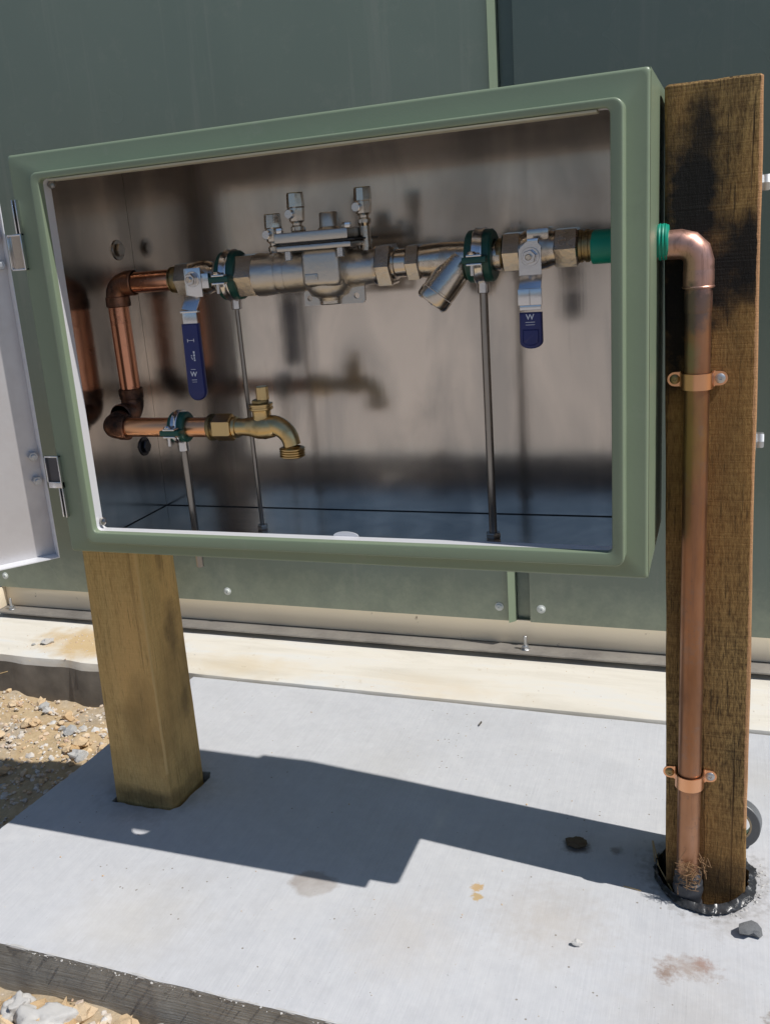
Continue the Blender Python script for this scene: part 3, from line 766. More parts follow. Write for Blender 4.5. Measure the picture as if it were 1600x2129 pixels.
q.loops([ring(0, .0090, .0035, 'w')] + [ring(.0034 * (1 - math.cos(a)), .0034 * (1 - math.sin(a)), .0035 + .0034 * (1 - math.cos(a)), 'w') for a in [PI / 2 * k / 7 for k in range(8)]] + [
         ring(-.0010, 0, .0112), ring(-.0002, -.0003, .0105), ring(0, -.0012, .0100), ring(0, -.0170, .0100)] + [ring(.0020 * (1 - math.cos(a)), -.0170 - .0020 * math.sin(a), .0100 - .0006 * math.sin(a)) for a in [PI / 2 * k / 6 for k in range(1, 7)]])
q.build('front_flange', M['green'], enc, smooth=50)
q = MB()
q.loops([ring(.0020, -.0190, .0094), ring(.0016, -.0190, .0075, 'o'), ring(.0004, -.0184, .0065, 'o'), ring(0, -.0172, .0062, 'o'), ring(0, -.0100, .006, 'o')])
q.build('raised_lip', M['green'], enc, smooth=50)
q = MB(); q.loops([ring(0, -.0100, .006, 'o'), ring(0, .0040, .006, 'o'), ring(.0010, .0044, .007, 'o'), ring(.0012, -.016, .007, 'o')]); q.build('return_edge', M['steel_edge'], enc, smooth=50)
q = MB(); q.loops([ring(.0025, .0062, .004, 'w'), ring(.0016, .0050, .008, 'o')]); q.build('flange_back', M['steel_edge'], enc)
q = MB(); q.box(OX0 + .012, OX1 - .012, -.0165, .0030, OZ1 - .0030, OZ1 - .0004, .0008); q.build('gasket_strip', M['seal'], enc)
for x, z in ((OX0 + .006, OZ1 - .006), (OX0 + .004, OZ0 + .010)):
    q = MB(); q.lathe((x, -.001, z), (0, -1, .3), [(0, .0055), (.002, .005), (.0034, .003), (.0038, 0)], 14); q.build('weld_spot', M['rod'], enc)
for y, z in ((.180, .852), (.178, .5735)):      # bolt heads on the inside of the left wall
    q = MB(); x0 = XL + .0010; q.cyl((x0, y, z), (x0 + .0016, y, z), .0140, 24, .0004); q.hexn((x0 + .0016, y, z), (x0 + .0065, y, z), .0165)
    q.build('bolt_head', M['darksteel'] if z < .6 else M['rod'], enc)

q = MB(); q.plate([(.3795, OZ0 - .001)] + [(.3955 - .016 * math.cos(PI * k / 12), OZ0 + .0055 * math.sin(PI * k / 12)) for k in range(1, 12)] + [(.4115, OZ0 - .001)], [], lambda a, c, k: Vector((a, .0046 + k, c)), .0012); q.build('sunlit_oval_tab', M['steel_edge'], enc)  # pale tab added to stand for a sunlit oval behind the lip
q = MB(); q.box(XL + .002, W - .004, D - .0022, D - .0012, ZB + g_ + .0008, ZB + g_ + .0017); q.build('seam', M['black'], enc)
q = MB(); q.box(XL + .0009, XL + .0018, .01, D - .003, ZB + g_ + .0008, ZB + g_ + .0016); q.build('seam', M['black'], enc)
# door, swung open about its left edge
HX, HY = -.020, -.001
dd = Vector((-.648, -.762, 0)).normalized(); dn = Vector((.762, -.648, 0)).normalized()
def DP(u, n, z): return Vector((HX, HY, 0)) + dd * u + dn * n + Vector((0, 0, z))
def dbox(q, u0, u1, n0, n1, z0, z1):
    vs = q.box(0, 1, 0, 1, 0, 1)
    for v in vs:
        c = v.co.copy(); v.co = DP(u0 + c.x * (u1 - u0), n0 + c.y * (n1 - n0), z0 + c.z * (z1 - z0))
DZ0, DZ1, DW, DT = .4602, .972, .735, .022
door = MB(); dbox(door, 0, DW, -DT - .0012, -DT, DZ0, DZ1); door = door.build('door', M['green'], enc)
q = MB(); dbox(q, .0014, DW - .0014, -DT + .0002, -DT + .0012, DZ0 + .0014, DZ1 - .0014); q.build('door_pan', M['doorpan'], door)
for i, (u0, u1, z0, z1) in enumerate([(0, .0013, DZ0, DZ1), (DW - .0013, DW, DZ0, DZ1), (.0014, DW - .0014, DZ0, DZ0 + .0013), (.0014, DW - .0014, DZ1 - .0013, DZ1)]):
    q = MB(); dbox(q, u0, u1, -DT + .0001, 0, z0, z1); q.build('door_return', M['steel_edge'], door)
for (zz, uu) in ((.878, .010), (.845, .010), (.600, .010), (.567, .010)):
    q = MB(); q.hexn(DP(uu, -DT + .001, zz), DP(uu, -DT + .012, zz), .011); q.cyl(DP(uu, -DT + .012, zz), DP(uu, -DT + .015, zz), .0032, 12)
    q.build('hinge_nut', M['bolt'], door)
for zc, sgn in ((.858, 1), (.580, -1)):
    h = MB(); x0, x1, y0 = -.0165, .0070, -.0045
    z0, z1 = zc - .0215, zc + .0215
    h.box(x0, x1, y0, y0 + .0045, z1 - .0022, z1, .0004); h.box(x0, x1, y0, y0 + .0045, z0, z0 + .0022 + (.006 if sgn < 0 else 0), .0004)
    h.box(x1 - .0018, x1, y0 - .0015, y0 + .0045, z0, z1, .0004); h.box(x0, x0 + .0018, y0, y0 + .0045, z0, z1, .0004)
    hg = h.build('hinge', M['chrome'], enc)
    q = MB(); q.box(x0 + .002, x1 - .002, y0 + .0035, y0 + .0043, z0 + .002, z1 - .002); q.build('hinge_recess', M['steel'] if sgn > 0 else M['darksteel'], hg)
    za, zb_ = (z1, z1 + .040) if sgn > 0 else (z0 - .040, z0)
    q = MB(); q.box(x1 - .0018, x1, -.0055, .0002, za + .0003, zb_ - .0003, .0003)
    q.box(x1 - .0085, x1 - .0065, -.0035, .0002, za + .0003, zb_ - .0003, .0003); q.build('hinge_leaf', M['chrome'], hg)
    q = MB(); q.box(x1 - .0062, x1 - .0020, -.0008, -.0003, za + .001, zb_ - .001); q.build('hinge_slot', M['black'], hg)

# ------------------------------------------------------------------ plumbing
YM, ZM = .115, .8085      # axis of the main run
YT, ZTAP = .055, .6270    # axis of the tap line
R = .0137
def elbow(q, c, d1, d2, rc, r, leg=.024, collar=.012):
    """copper elbow: swept bend with a socket collar at both ends; d1,d2 point away from the corner"""
    c, d1, d2 = Vector(c), Vector(d1), Vector(d2)
    cc = c + d1 * rc + d2 * rc
    pth = [cc - d2 * rc * math.cos(a) - d1 * rc * math.sin(a) for a in [PI / 2 * i / 10 for i in range(11)]]
    # runs from the d1 leg to the d2 leg
    q.tube([c + d1 * leg] + pth + [c + d2 * leg], r, 24)
    for d in (d1, d2):
        q.lathe(c + d * (leg - collar), d, [(0, r), (.001, r + .0012), (collar - .0012, r + .0014), (collar, r)], 24)
cp = thing('copper_pipework', 'brown heat marked copper pipe bending down the left side of the box', 'copper pipe', (.05, .09, ZTAP))
q = MB(); q.cyl((.068, YM, ZM), (.142, YM, ZM), R, 28); q.build('pipe', M['copper'], cp)
q = MB(); elbow(q, (.0510, YM, ZM), (1, 0, 0), (0, 0, -1), .017, R + .0014, .030, .014); q.build('elbow', M['patina'], cp)
q = MB(); q.cyl((.0510, YM, .652), (.0500, YM, .785), R, 28); q.build('pipe', M['copper'], cp)
q = MB(); elbow(q, (.0510, YM, .636), (0, 0, 1), (0, -1, 0), .016, R + .0016, .033, .014); q.build('elbow', M['patina'], cp)
q = MB(); q.cyl((.0510, .072, .630), (.0510, .100, .634), R, 24); q.build('pipe', M['patina'], cp)
q = MB(); elbow(q, (.0515, YT, ZTAP), (0, 1, .05), (1, 0, 0), .016, R + .0018, .029, .013); q.build('elbow', M['patina'], cp)
q = MB(); q.cyl((.070, YT, ZTAP), (.2035, YT, ZTAP - .001), R - .0012, 28); q.build('pipe', M['copper_new'], cp, ).__setitem__('label', 'clean bright copper pipe leading to the tap')

def text_mesh(body, size, name, mat, parent, at, rot_deg=0):
    cu = bpy.data.curves.new(name, 'FONT'); cu.body = body; cu.size = size; cu.align_x = 'CENTER'; cu.align_y = 'CENTER'; cu.extrude = .00008; cu.offset = .00012
    ob = bpy.data.objects.new(name, cu); COL.objects.link(ob)
    dg = bpy.context.evaluated_depsgraph_get(); me = bpy.data.meshes.new_from_object(ob.evaluated_get(dg)); bpy.data.objects.remove(ob)
    rm = Matrix.Rotation(PI / 2, 3, 'X'); r2 = Matrix.Rotation(math.radians(rot_deg), 3, 'Y')
    root = parent
    while root.parent: root = root.parent
    for v in me.vertices: v.co = r2 @ (rm @ v.co) + Vector(at) - root.location
    me.materials.clear(); me.materials.append(mat)
    o = bpy.data.objects.new(name, me); COL.objects.link(o); o.parent = parent; return o
def sleeve_shape(q, xc, w, z0, z1, y0, y1, taper=1.0, rb=None, shear=0.0):
    """flat vinyl sleeve with a rounded lower end, top z1, bottom z0"""
    rb = rb or w / 2; pts = []
    pts += [(xc - w * taper / 2, z1), ]
    n = 10
    for k in range(n + 1):
        a = PI + PI * k / n; pts.append((xc + (w / 2) * math.cos(a), z0 + rb + rb * math.sin(a)))
    pts += [(xc + w * taper / 2, z1)]
    e = .0013
    def lp(ins, y):
        cx = xc; cz = (z0 + z1) / 2
        return [Vector((cx + (x - cx) * (1 - 2 * ins / w) + shear * (z1 - z), y, cz + (z - cz) * (1 - 2 * ins / (z1 - z0)))) for x, z in pts]
    rings = [lp(e, y0), lp(.0003, y0 + e), lp(0, (y0 + y1) / 2), lp(.0003, y1 - e), lp(e, y1)]
    Rr = q.loops(rings); q.bm.faces.new(Rr[0]); q.bm.faces.new(Rr[-1])
def bar_print(parent, items):
    q = MB()
    for x0, x1, z0, z1, y in items: q.box(x0, x1, y - .0001, y + .0002, z0, z1)
    return q.build('printed_marks', M['white'], parent)

# left ball valve
bv = thing('ball_valve', 'ball valve with long blue lever at the left end of the pipe run', 'ball valve', (.188, YM, ZM), 'blue handled ball valves')
q = MB(); q.lathe((.1375, YM, ZM), (1, 0, 0), [(0, .0148), (.001, .0165), (.003, .0165), (.0034, .0152), (.006, .0152), (.0065, .0172), (.0125, .0172), (.013, .016)], 28); q.build('adaptor', M['brass_old'], bv)
q = MB(); q.hexn((.150, YM, ZM), (.171, YM, ZM), .0385, .05); q.lathe((.170, YM, ZM), (1, 0, 0), [(0, .0165), (.004, .0195), (.010, .0215), (.020, .0215), (.026, .0195), (.030, .0175), (.036, .0175)], 32)
q.hexn((.205, YM, ZM), (.221, YM, ZM), .037, .05); q.lathe((.219, YM, ZM), (1, 0, 0), [(0, .0158), (.02, .0158)], 28)
q.build('valve_body', M['nickel'], bv, smooth=25)
q = MB(); q.cyl((.1895, YM - .015, ZM), (.1895, YM - .034, ZM), .0095, 24); q.cyl((.1895, YM - .034, ZM), (.1895, YM - .050, ZM), .0035, 16); q.build('stem', M['nickel'], bv)
q = MB(); q.hexn((.1895, YM - .040, ZM), (.1895, YM - .0465, ZM), .0135, .2); q.cyl((.1895, YM - .0375, ZM), (.1895, YM - .0398, ZM), .0095, 22, .0003); q.build('stem_nut', M['chrome'], bv)
lv = MB()
lv.box(.1775, .2010, YM - .0375, YM - .0352, ZM - .022, ZM + .0135, .0006)
lv.box(.2012, .2110, YM - .0375, YM - .0300, ZM - .012, ZM + .006, .0006)        # stop tab
rot1 = Matrix.Rotation(math.radians(-28), 3, 'X')
lv.box(.1765, .1970, YM - .0375, YM - .0352, ZM - .0400, ZM - .0205, .0006, rot=Matrix.Rotation(math.radians(12), 3, 'Y') @ rot1, piv=(.1870, YM - .0364, ZM - .0210))
lv.box(.1722, .1972, YM - .0490, YM - .0425, ZM - .0400, ZM - .0372, .0006)
lv.box(.1745, .1948, YM - .0485, YM - .0462, ZM - .0640, ZM - .0372, .0006)
lever = lv.build('lever', M['chrome'], bv)
q = MB(); sleeve_shape(q, .1848, .0250, .6585, .7555, YM - .0520, YM - .0430, .93, .0125, -.010); sl = q.build('handle_sleeve', M['blue'], lever, smooth=50)
ys_ = YM - .0522
text_mesh('W', .0088, 'letter', M['white'], lever, (.1832, ys_, .6925), 4)
bar_print(lever, [(.1805, .1888, .7347, .7353, ys_), (.1799, .1806, .7328, .7370, ys_), (.1887, .1894, .7328, .7370, ys_), (.1800, .1866, .6985, .6990, ys_),
                  (.1797, .1868, .6852, .6858, ys_), (.1797, .1868, .6826, .6830, ys_), (.1840, .1848, .7110, .7125, ys_), (.1860, .1880, .7185, .7215, ys_),
                  (.1858, .1882, .7150, .7175, ys_), (.1862, .1878, .7120, .7140, ys_), (.1861, .1881, .7092, .7112, ys_), (.1824, .1840, .7158, .7166, ys_), (.1824, .1840, .7138, .7146, ys_), (.1826, .1838, .7120, .7127, ys_)])

# backflow (double check) valve
dc = thing('backflow_valve', 'cast metal backflow check valve with three test cocks in mid run', 'check valve', (.345, YM, ZM))
q = MB()
q.lathe((.262, YM, ZM - .002), (1, 0, 0), [(0, .024), (.001, .0262), (.008, .0265), (.014, .0258), (.028, .0245), (.029, .0236), (.031, .0236), (.032, .0248), (.040, .0245), (.041, .0238), (.043, .0238), (.044, .0250),
    (.060, .0235), (.085, .0238), (.105, .0240), (.118, .0232), (.119, .0224), (.121, .0224), (.122, .0230), (.140, .0215), (.150, .0205), (.164, .0200)], 40)
q.lathe((.358, YM, ZM - .038), (0, 0, 1), [(0, .0150), (.004, .0170), (.007, .0245), (.016, .0300), (.030, .0315), (.048, .0290), (.058, .0300)], 36)          # belly
q.box(.334, .384, YM - .034, YM + .03, ZM - .020, ZM + .024, .008, 4)           # square neck
q.build('valve_body', M['cast'], dc, smooth=40)
q = MB(); q.box(.3400, .3560, YM - .0352, YM - .0338, ZM - .012, ZM - .004, .0006); q.box(.3420, .3540, YM - .0358, YM - .0350, ZM - .0105, ZM - .0055); q.build('name_plate', M['cast'], dc)
q = MB(); q.lathe((.358, YM, ZM - .0425), (0, 0, 1), [(0, .0140), (.001, .0150), (.006, .0150)], 28); q.build('drain_plug', M['nickel'], dc)
q = MB(); q.plate([(.3235, ZM - .043), (.3500, ZM - .043), (.3500, ZM - .022), (.328, ZM - .022), (.3235, ZM - .028)], [circ((.331, ZM - .034), .0036, 16)], lambda a, c, k: Vector((a, YM - .004 + k, c)), .004); q.build('mounting_lug', M['cast'], dc)
q = MB(); q.plate([(.3700, ZM - .043), (.4000, ZM - .043), (.4025, ZM - .040), (.4025, ZM - .020), (.3700, ZM - .020)], [circ((.392, ZM - .034), .0036, 16)], lambda a, c, k: Vector((a, YM - .004 + k, c)), .004); q.build('mounting_lug', M['cast'], dc)
# end nuts
for i, (x0, x1, af) in enumerate([(.2385, .2640, .0490), (.4225, .4420, .0455)]):
    q = MB(); q.hexn((x0, YM, ZM - .001), (x1, YM, ZM - .001), af, .05); q.lathe((x1 if i == 0 else x0 - .003, YM, ZM - .001), (1, 0, 0), [(0, af * .5), (.003, af * .47)], 30); q.build('union_nut', M['nickel'], dc, smooth=25)
q = MB(); q.lathe((.441, YM, ZM), (1, 0, 0), [(0, .0190), (.003, .0190), (.004, .0165), (.018, .0165)], 28); q.build('union_tail', M['nickel'], dc)
# cover
cv = MB(); cv.box(.3075, .4010, YM - .043, YM + .036, ZM + .0330, ZM + .0450, .002)
cover = cv.build('cover', M['cast'], dc)
q = MB(); q.box(.3070, .4095, YM - .0440, YM + .038, ZM + .0308, ZM + .0328, .0004); q.build('gasket', M['black'], dc)
q = MB(); q.box(.3090, .4040, YM - .0425, YM + .036, ZM + .0235, ZM + .0306, .0025); q.build('body_flange', M['cast'], dc)
q = MB(); q.lathe((.362, YM, ZM + .0445), (0, 0, 1), [(0, .0145), (.002, .0135), (.004, .0115), (.019, .0110), (.0205, .0100)], 26); q.build('cover_plug', M['cast'], dc)
for (x, y) in ((.3125, YM - .038), (.3985, YM - .037), (.3125, YM + .030), (.3985, YM + .030)):
    q = MB(); q.hexn((x, y, ZM + .045), (x, y, ZM + .051), .0100); q.build('cover_bolt', M['chrome'], dc)
    q = MB(); q.cyl((x + .010 * (1 if x < .36 else -1), y, ZM + .0130), (x + .010 * (1 if x < .36 else -1), y, ZM + .0240), .0045, 14)
    for k in range(4): q.cyl((x + .010 * (1 if x < .36 else -1), y, ZM + .0135 + k * .0025), (x + .010 * (1 if x < .36 else -1), y, ZM + .0147 + k * .0025), .0052, 14, .0002)
    q.build('cover_stud', M['chrome'], dc)
def test_cock(x, y, z0, z1, zs, h=.030):
    c = MB(); c.lathe((x, y, z0), (0, 0, 1), [(0, .0068), (zs - z0 - .0035, .0062), (zs - z0, .0082), (zs - z0 + .004, .0082), (zs - z0 + .006, .0058), (zs - z0 + .009, .0060)], 20)
    b0 = zs + .008; H = z1 - b0
    c.lathe((x, y, b0), (0, 0, 1), [(0, .0060), (.003, .0092), (H * .45, .0102), (H * .5, .0100), (H * .55, .0108), (H - .0005, .0100)], 8, .39)
    cc = c.build('test_cock', M['nickel'], dc, smooth=25)
    s = MB(); s.cyl((x - .004, y - .008, b0 + H * .32), (x - .005, y - .0135, b0 + H * .32), .0056, 18); s.box(x - .0082, x - .0018, y - .0142, y - .0132, b0 + H * .32 - .0007, b0 + H * .32 + .0007)
    s.build('slotted_screw', M['chrome'], cc)
    s = MB(); s.plate(circ((x, y), .0102, 8), [circ((x, y), .0052, 16)], lambda a, c2, k: Vector((a, c2, z1 + k)), .0006); s.build('outlet', M['brass_old'], cc)
test_cock(.2885, YM, .8300, .8770, .8345)
test_cock(.3235, YM - .006, .8530, .8985, .8555)
test_cock(.4070, YM, .8250, .8970, .8575)

# strainer
st = thing('y_strainer', 'y shaped strainer with slanted barrel between the check valve and right clamp', 'strainer', (.50, YM, ZM))
q = MB(); q.hexn((.4585, YM, ZM), (.4755, YM, ZM), .0385, .05); q.lathe((.474, YM, ZM), (1, 0, 0), [(0, .0175), (.004, .0195), (.030, .0205), (.050, .0195), (.070, .0185), (.085, .0165), (.095, .0165)], 32)
q.build('strainer_body', M['nickel'], st, smooth=28)
bdv = Vector((-.60, -.22, -.77)).normalized(); bo = Vector((.521, YM - .003, ZM - .004))
q = MB(); q.lathe(bo, bdv, [(-.004, .0185), (.0, .0195), (.040, .0200), (.0405, .0194), (.0425, .0194), (.043, .0202)], 36); q.build('barrel', M['nickel'], st)
q = MB(); q.lathe(bo + bdv * .0435, bdv, [(0, .0203), (.010, .0200), (.0125, .0185), (.0130, .0170), (.0118, .0160), (.0118, 0)], 36)
u_, v_ = rotz_frame(bdv)
for k in range(6):
    a = k * PI / 3; c0 = bo + bdv * .0562 + (u_ * math.cos(a) + v_ * math.sin(a)) * .0172; q.cyl(c0 - bdv * .003, c0 + bdv * .0012, .0016, 8, .0002)
q.build('barrel_cap', M['nickel'], st)

# right ball valve
bw = thing('ball_valve', 'ball valve with short blue lever at the right end of the pipe run', 'ball valve', (.615, YM, ZM + .003), 'blue handled ball valves')
Z2 = ZM + .0035
q = MB(); q.lathe((.5635, YM, Z2 - .001), (1, 0, 0), [(0, .0150), (.002, .0165), (.007, .0165), (.008, .0150), (.012, .0150), (.0125, .0168), (.019, .0168), (.020, .0155), (.030, .0155)], 28); q.build('nipple', M['brass_old'], bw)
q = MB(); q.hexn((.5715, YM, Z2), (.5925, YM, Z2), .0400, .05); q.lathe((.591, YM, Z2), (1, 0, 0), [(0, .0185), (.004, .0215), (.012, .0232), (.022, .0232), (.030, .0215), (.036, .0190), (.042, .0190)], 32); q.hexn((.6290, YM, Z2), (.6545, YM, Z2), .0400, .05)
q.box(.6000, .6250, YM - .020, YM + .020, Z2 + .010, Z2 + .0235, .003)
q.build('valve_body', M['nickel'], bw, smooth=25)
q = MB(); q.lathe((.6540, YM, Z2), (1, 0, 0), [(0, .0165), (.001, .0175), (.004, .0175), (.0045, .0162), (.007, .0162), (.0075, .0175), (.011, .0175), (.0115, .0165), (.016, .0165)], 28); q.build('adaptor', M['brass_old'], bw)
xs2 = .6075
q = MB(); q.cyl((xs2, YM - .015, Z2 - .006), (xs2, YM - .034, Z2 - .006), .0095, 24); q.cyl((xs2, YM - .034, Z2 - .006), (xs2, YM - .051, Z2 - .006), .0034, 16); q.build('stem', M['nickel'], bw)
q = MB(); q.hexn((xs2, YM - .0398, Z2 - .006), (xs2, YM - .0465, Z2 - .006), .0135, .25); q.cyl((xs2, YM - .0375, Z2 - .006), (xs2, YM - .0397, Z2 - .006), .0100, 22, .0003); q.build('stem_nut', M['chrome'], bw)
lv = MB(); zz = Z2 - .006
lv.plate([(xs2 - .0125, zz - .020), (xs2 + .0115, zz - .020), (xs2 + .0115, zz + .0105), (xs2 + .006, zz + .0160), (xs2 - .004, zz + .0160), (xs2 - .0125, zz + .0080)], [], lambda a, c, k: Vector((a, YM - .0375 + k, c)), .0022)
lv.box(xs2 - .0035, xs2 + .0085, YM - .0372, YM - .0300, zz + .0125, zz + .0190, .001)
lv.box(xs2 - .0120, xs2 + .0120, YM - .0375, YM - .0352, zz - .0360, zz - .0190, .0006, rot=Matrix.Rotation(math.radians(-32), 3, 'X'), piv=(xs2, YM - .0364, zz - .0195))
lv.box(xs2 - .0125, xs2 + .0002, YM - .0490, YM - .0455, zz - .0505, zz - .0330, .0005); lv.box(xs2 + .0005, xs2 + .0130, YM - .0490, YM - .0455, zz - .0505, zz - .0330, .0005)
lv.box(xs2 - .0110, xs2 + .0120, YM - .0480, YM - .0455, zz - .0560, zz - .0505, .0005)
lever = lv.build('lever', M['chrome'], bw)
q = MB(); sleeve_shape(q, xs2 + .0012, .0250, .7085, .7480, YM - .0530, YM - .0440, .98, .0075, 0); q.build('handle_sleeve', M['blue'], lever, smooth=50)
q = MB(); sleeve_shape(q, xs2 + .0012, .0180, .7120, .7300, YM - .0536, YM - .0520, 1, .005, 0); q.build('sleeve_panel', M['blue'], lever, smooth=50)
ys2 = YM - .0532
text_mesh('W', .0085, 'letter', M['white'], lever, (xs2 + .0008, ys2, .7430), 0)
bar_print(lever, [(xs2 - .0042, xs2 + .0060, .7373, .7379, ys2), (xs2 - .0042, xs2 + .0060, .7345, .7350, ys2)])

# pipe clamps on rods
def clamp(name_label, x, y, z, ro, ri, w, rod_r, rod_z0, lean=0.0, mat=M['rubber_dk'], tilt=0.0):
    cl = thing('pipe_clamp', name_label, 'pipe clamp', (x, y, ZB + .003), 'green lined pipe clamps on rods')
    ax = Vector((1, 0, tilt)).normalized()
    q = MB(); q.lathe(Vector((x, y, z)) - ax * w / 2, ax, [(0, ri), (0, ro - .002), (.002, ro), (w - .002, ro), (w, ro - .002), (w, ri)], 36, cap=False)
    q.build('rubber_lining', mat, cl)
    q = MB(); hb = w * .20
    q.lathe(Vector((x, y, z)) - ax * hb, ax, [(0, ro - .001), (0, ro + .0018), (.001, ro + .0024), (hb * .8, ro + .0016), (hb * 1.2, ro + .0016), (2 * hb - .001, ro + .0024), (2 * hb, ro + .0018), (2 * hb, ro - .001)], 40, cap=False)
    q.build('band', M['chrome'], cl)
    # tightening ears on the near side with screw
    q = MB(); q.box(x - .0085, x + .0085, y - ro - .013, y - ro + .003, z + .0010, z + .0032, .0005); q.box(x - .0085, x + .0085, y - ro - .013, y - ro + .003, z - .0085, z - .0062, .0005); q.build('ear', M['chrome'], cl)
    q = MB(); q.box(x - .0140, x + .0130, y - ro - .012, y - ro + .004, z - .0060, z + .0008, .001); q.build('rubber_tab', mat, cl)
    q = MB(); q.cyl((x - .003, y - ro - .008, z - .020), (x - .003, y - ro - .008, z + .004), .0024, 12); q.lathe((x - .003, y - ro - .008, z + .0034), (0, 0, 1), [(0, .0052), (.001, .0056), (.003, .004), (.0036, 0)], 16); q.build('clamp_screw', M['chrome'], cl)
    q = MB(); q.cyl((x, y, z - ro - .012), (x, y, z - ro + .001), max(.0068, rod_r + .0025), 16); q.build('socket', M['chrome'], cl)
    prof = []; L = z - ro - .010 - rod_z0; n = int(L / .0018)
    for i in range(n): prof += [(i * .0018, rod_r * .95), (i * .0018 + .0009, rod_r)]
    q = MB(); q.lathe((x + lean, y, rod_z0), (-lean, 0, L), prof, 10); q.build('rod', M['rod'], cl, smooth=60)
    q = MB(); q.hexn((x + lean, y, ZB + .0028), (x + lean, y, ZB + .0095), rod_r * 2 + .0065, .3); q.build('rod_nut', M['rod'], cl)
    return cl
clamp('thin rod green clamp beside the left ball valve', .2270, YM, ZM, .0300, .0185, .026, .0030, ZB + .001, .003)
clamp('stout rod green clamp between the strainer and right ball valve', .5460, YM, ZM + .001, .0292, .0180, .030, .0050, ZB + .001, 0)
clamp('low green clamp on the clean copper tap line', .1600, YT, ZTAP, .0195, .0125, .022, .0050, .4370, .002, M['rubber'], .0)

# tap
tp = thing('garden_tap', 'brass garden hose tap with curved threaded spout', 'tap', (.27, YT, ZTAP))
q = MB(); q.lathe((.2015, YT, ZTAP - .001), (1, 0, 0), [(0, .0135), (.001, .0160), (.003, .0172), (.006, .0172), (.007, .0150), (.010, .0150)], 26); q.build('collar', M['brass_old'], tp)
q = MB(); q.hexn((.2105, YT, ZTAP - .001), (.2360, YT, ZTAP - .001), .0300, .5); q.build('hex_inlet', M['brass'], tp, smooth=20)
q = MB()
zt_ = ZTAP - .001
q.lathe((.2355, YT, zt_), (1, 0, 0), [(0, .0118), (.002, .0135), (.006, .0135), (.007, .0115), (.014, .0108), (.026, .0125), (.034, .0150), (.045, .0155), (.056, .0130), (.060, .009)], 28)
path = [(.272, YT, zt_), (.285, YT, zt_ + .0015)] + [tuple(v) for v in arc((.288, YT, zt_ - .0235), PI / 2, .12, .0255, (1, 0, 0), (0, 0, 1), 10)] + [(.3140, YT, zt_ - .0235)]
q.tube(path, [.0130, .0130] + [.0128 - .0002 * i for i in range(11)] + [.0108], 24)
q.lathe((.2765, YT, zt_ + .004), (0, 0, 1), [(0, .0125), (.010, .0115), (.016, .0118), (.018, .0125)], 26)
q.build('tap_body', M['brass'], tp, smooth=40)
q = MB(); q.lathe((.2765, YT, zt_ + .0215), (0, 0, 1), [(0, .0140), (.001, .0150), (.003, .0150), (.0034, .0138), (.005, .0138), (.0056, .0150), (.0076, .0150), (.0082, .0130)], 28); q.build('bonnet', M['brass'], tp)
q = MB(); q.hexn((.2765, YT, zt_ + .0295), (.2765, YT, zt_ + .0345), .0190, .2); q.build('gland_nut', M['brass_old'], tp)
q = MB(); q.lathe((.2800, YT, zt_ + .0335), (0, 0, 1), [(0, .0070), (.001, .0082), (.016, .0078), (.017, .0070)], 8, .3); q.build('spindle', M['brass'], tp, smooth=20)
pr_ = []
for i in range(4): pr_ += [(i * .0030, .0138), (i * .0030 + .0008, .0158), (i * .0030 + .0018, .0158), (i * .0030 + .0028, .0138)]
q = MB(); q.lathe((.3130, YT, zt_ - .0375), (.03, 0, 1), [(-.001, .0125)] + pr_ + [(.0125, .0110)], 30, cap=False); q.lathe((.3130, YT, zt_ - .0375), (.03, 0, 1), [(-.001, .0125), (-.001, .0100), (.010, .0100)], 24, cap=False); q.build('hose_thread', M['brass'], tp)

# riser pipe on the right post
rp = thing('riser_pipe', 'weathered copper riser pipe running down the front of the dark post', 'copper pipe', (.778, YM, 0))
q = MB(); q.lathe((.6680, YM, ZM + .0015), (1, 0, 0), [(0, .0172), (.001, .0182), (.040, .0182), (.0787, .0178), (.0795, .0168)], 30); q.build('green_sleeve', M['sleeve'], rp)
q = MB()
for k in range(5): q.lathe((.7365 + k * .0018, YM, ZM + .0015), (1, .03 * (-1) ** k, .02), [(0, .0172), (.0005, .0188 + .0006 * (k % 2)), (.0017, .0186), (.002, .0170)], 30)
q.build('tape_wrap', M['sleeve'], rp)
zr = ZM - .002
q = MB(); q.cyl((.700, YM, zr), (.756, YM, zr), .0150, 28); q.build('pipe', M['riser'], rp)
q = MB()
cc = Vector((.7585, YM, zr - .019)); pth = [Vector((.744, YM, zr))] + arc(cc, PI / 2, 0, .019, (1, 0, 0), (0, 0, 1), 3) + [Vector((.7775, YM, zr - .045))]
q.tube(pth, [.0152] + [.0155] * 4 + [.0155], 26); q.lathe((.7775, YM, zr - .047), (0, 0, 1), [(0, .0135), (.0006, .0164), (.0022, .0166), (.0032, .0157), (.018, .0158), (.021, .0152)], 28); q.build('elbow', M['riser'], rp, smooth=28)
q = MB(); q.tube([(.7778, YM, z) for z in (.762, .60, .40, .20, .035)], [.0134] * 5, 30)
q.lathe((.7776, YM, .734), (0, 0, 1), [(0, .0134), (.002, .0141), (.020, .0142), (.026, .0136)], 28); q.build('pipe', M['riser'], rp)
q = MB(); pr_ = [(0, .0150)]
for i in range(9): pr_ += [(i * .010 + .001, .0168 + .0012 * math.sin(i * 2.1)), (i * .010 + .009, .0176 + .0012 * math.sin(i * 2.1 + 1))]
pr_ += [(.0935, .0140)]
q.lathe((.7785, YM, -.055), (0, 0, 1), [(t_, r_) for t_, r_ in pr_], 26); q.build('black_tape', M['tapewrap'], rp)
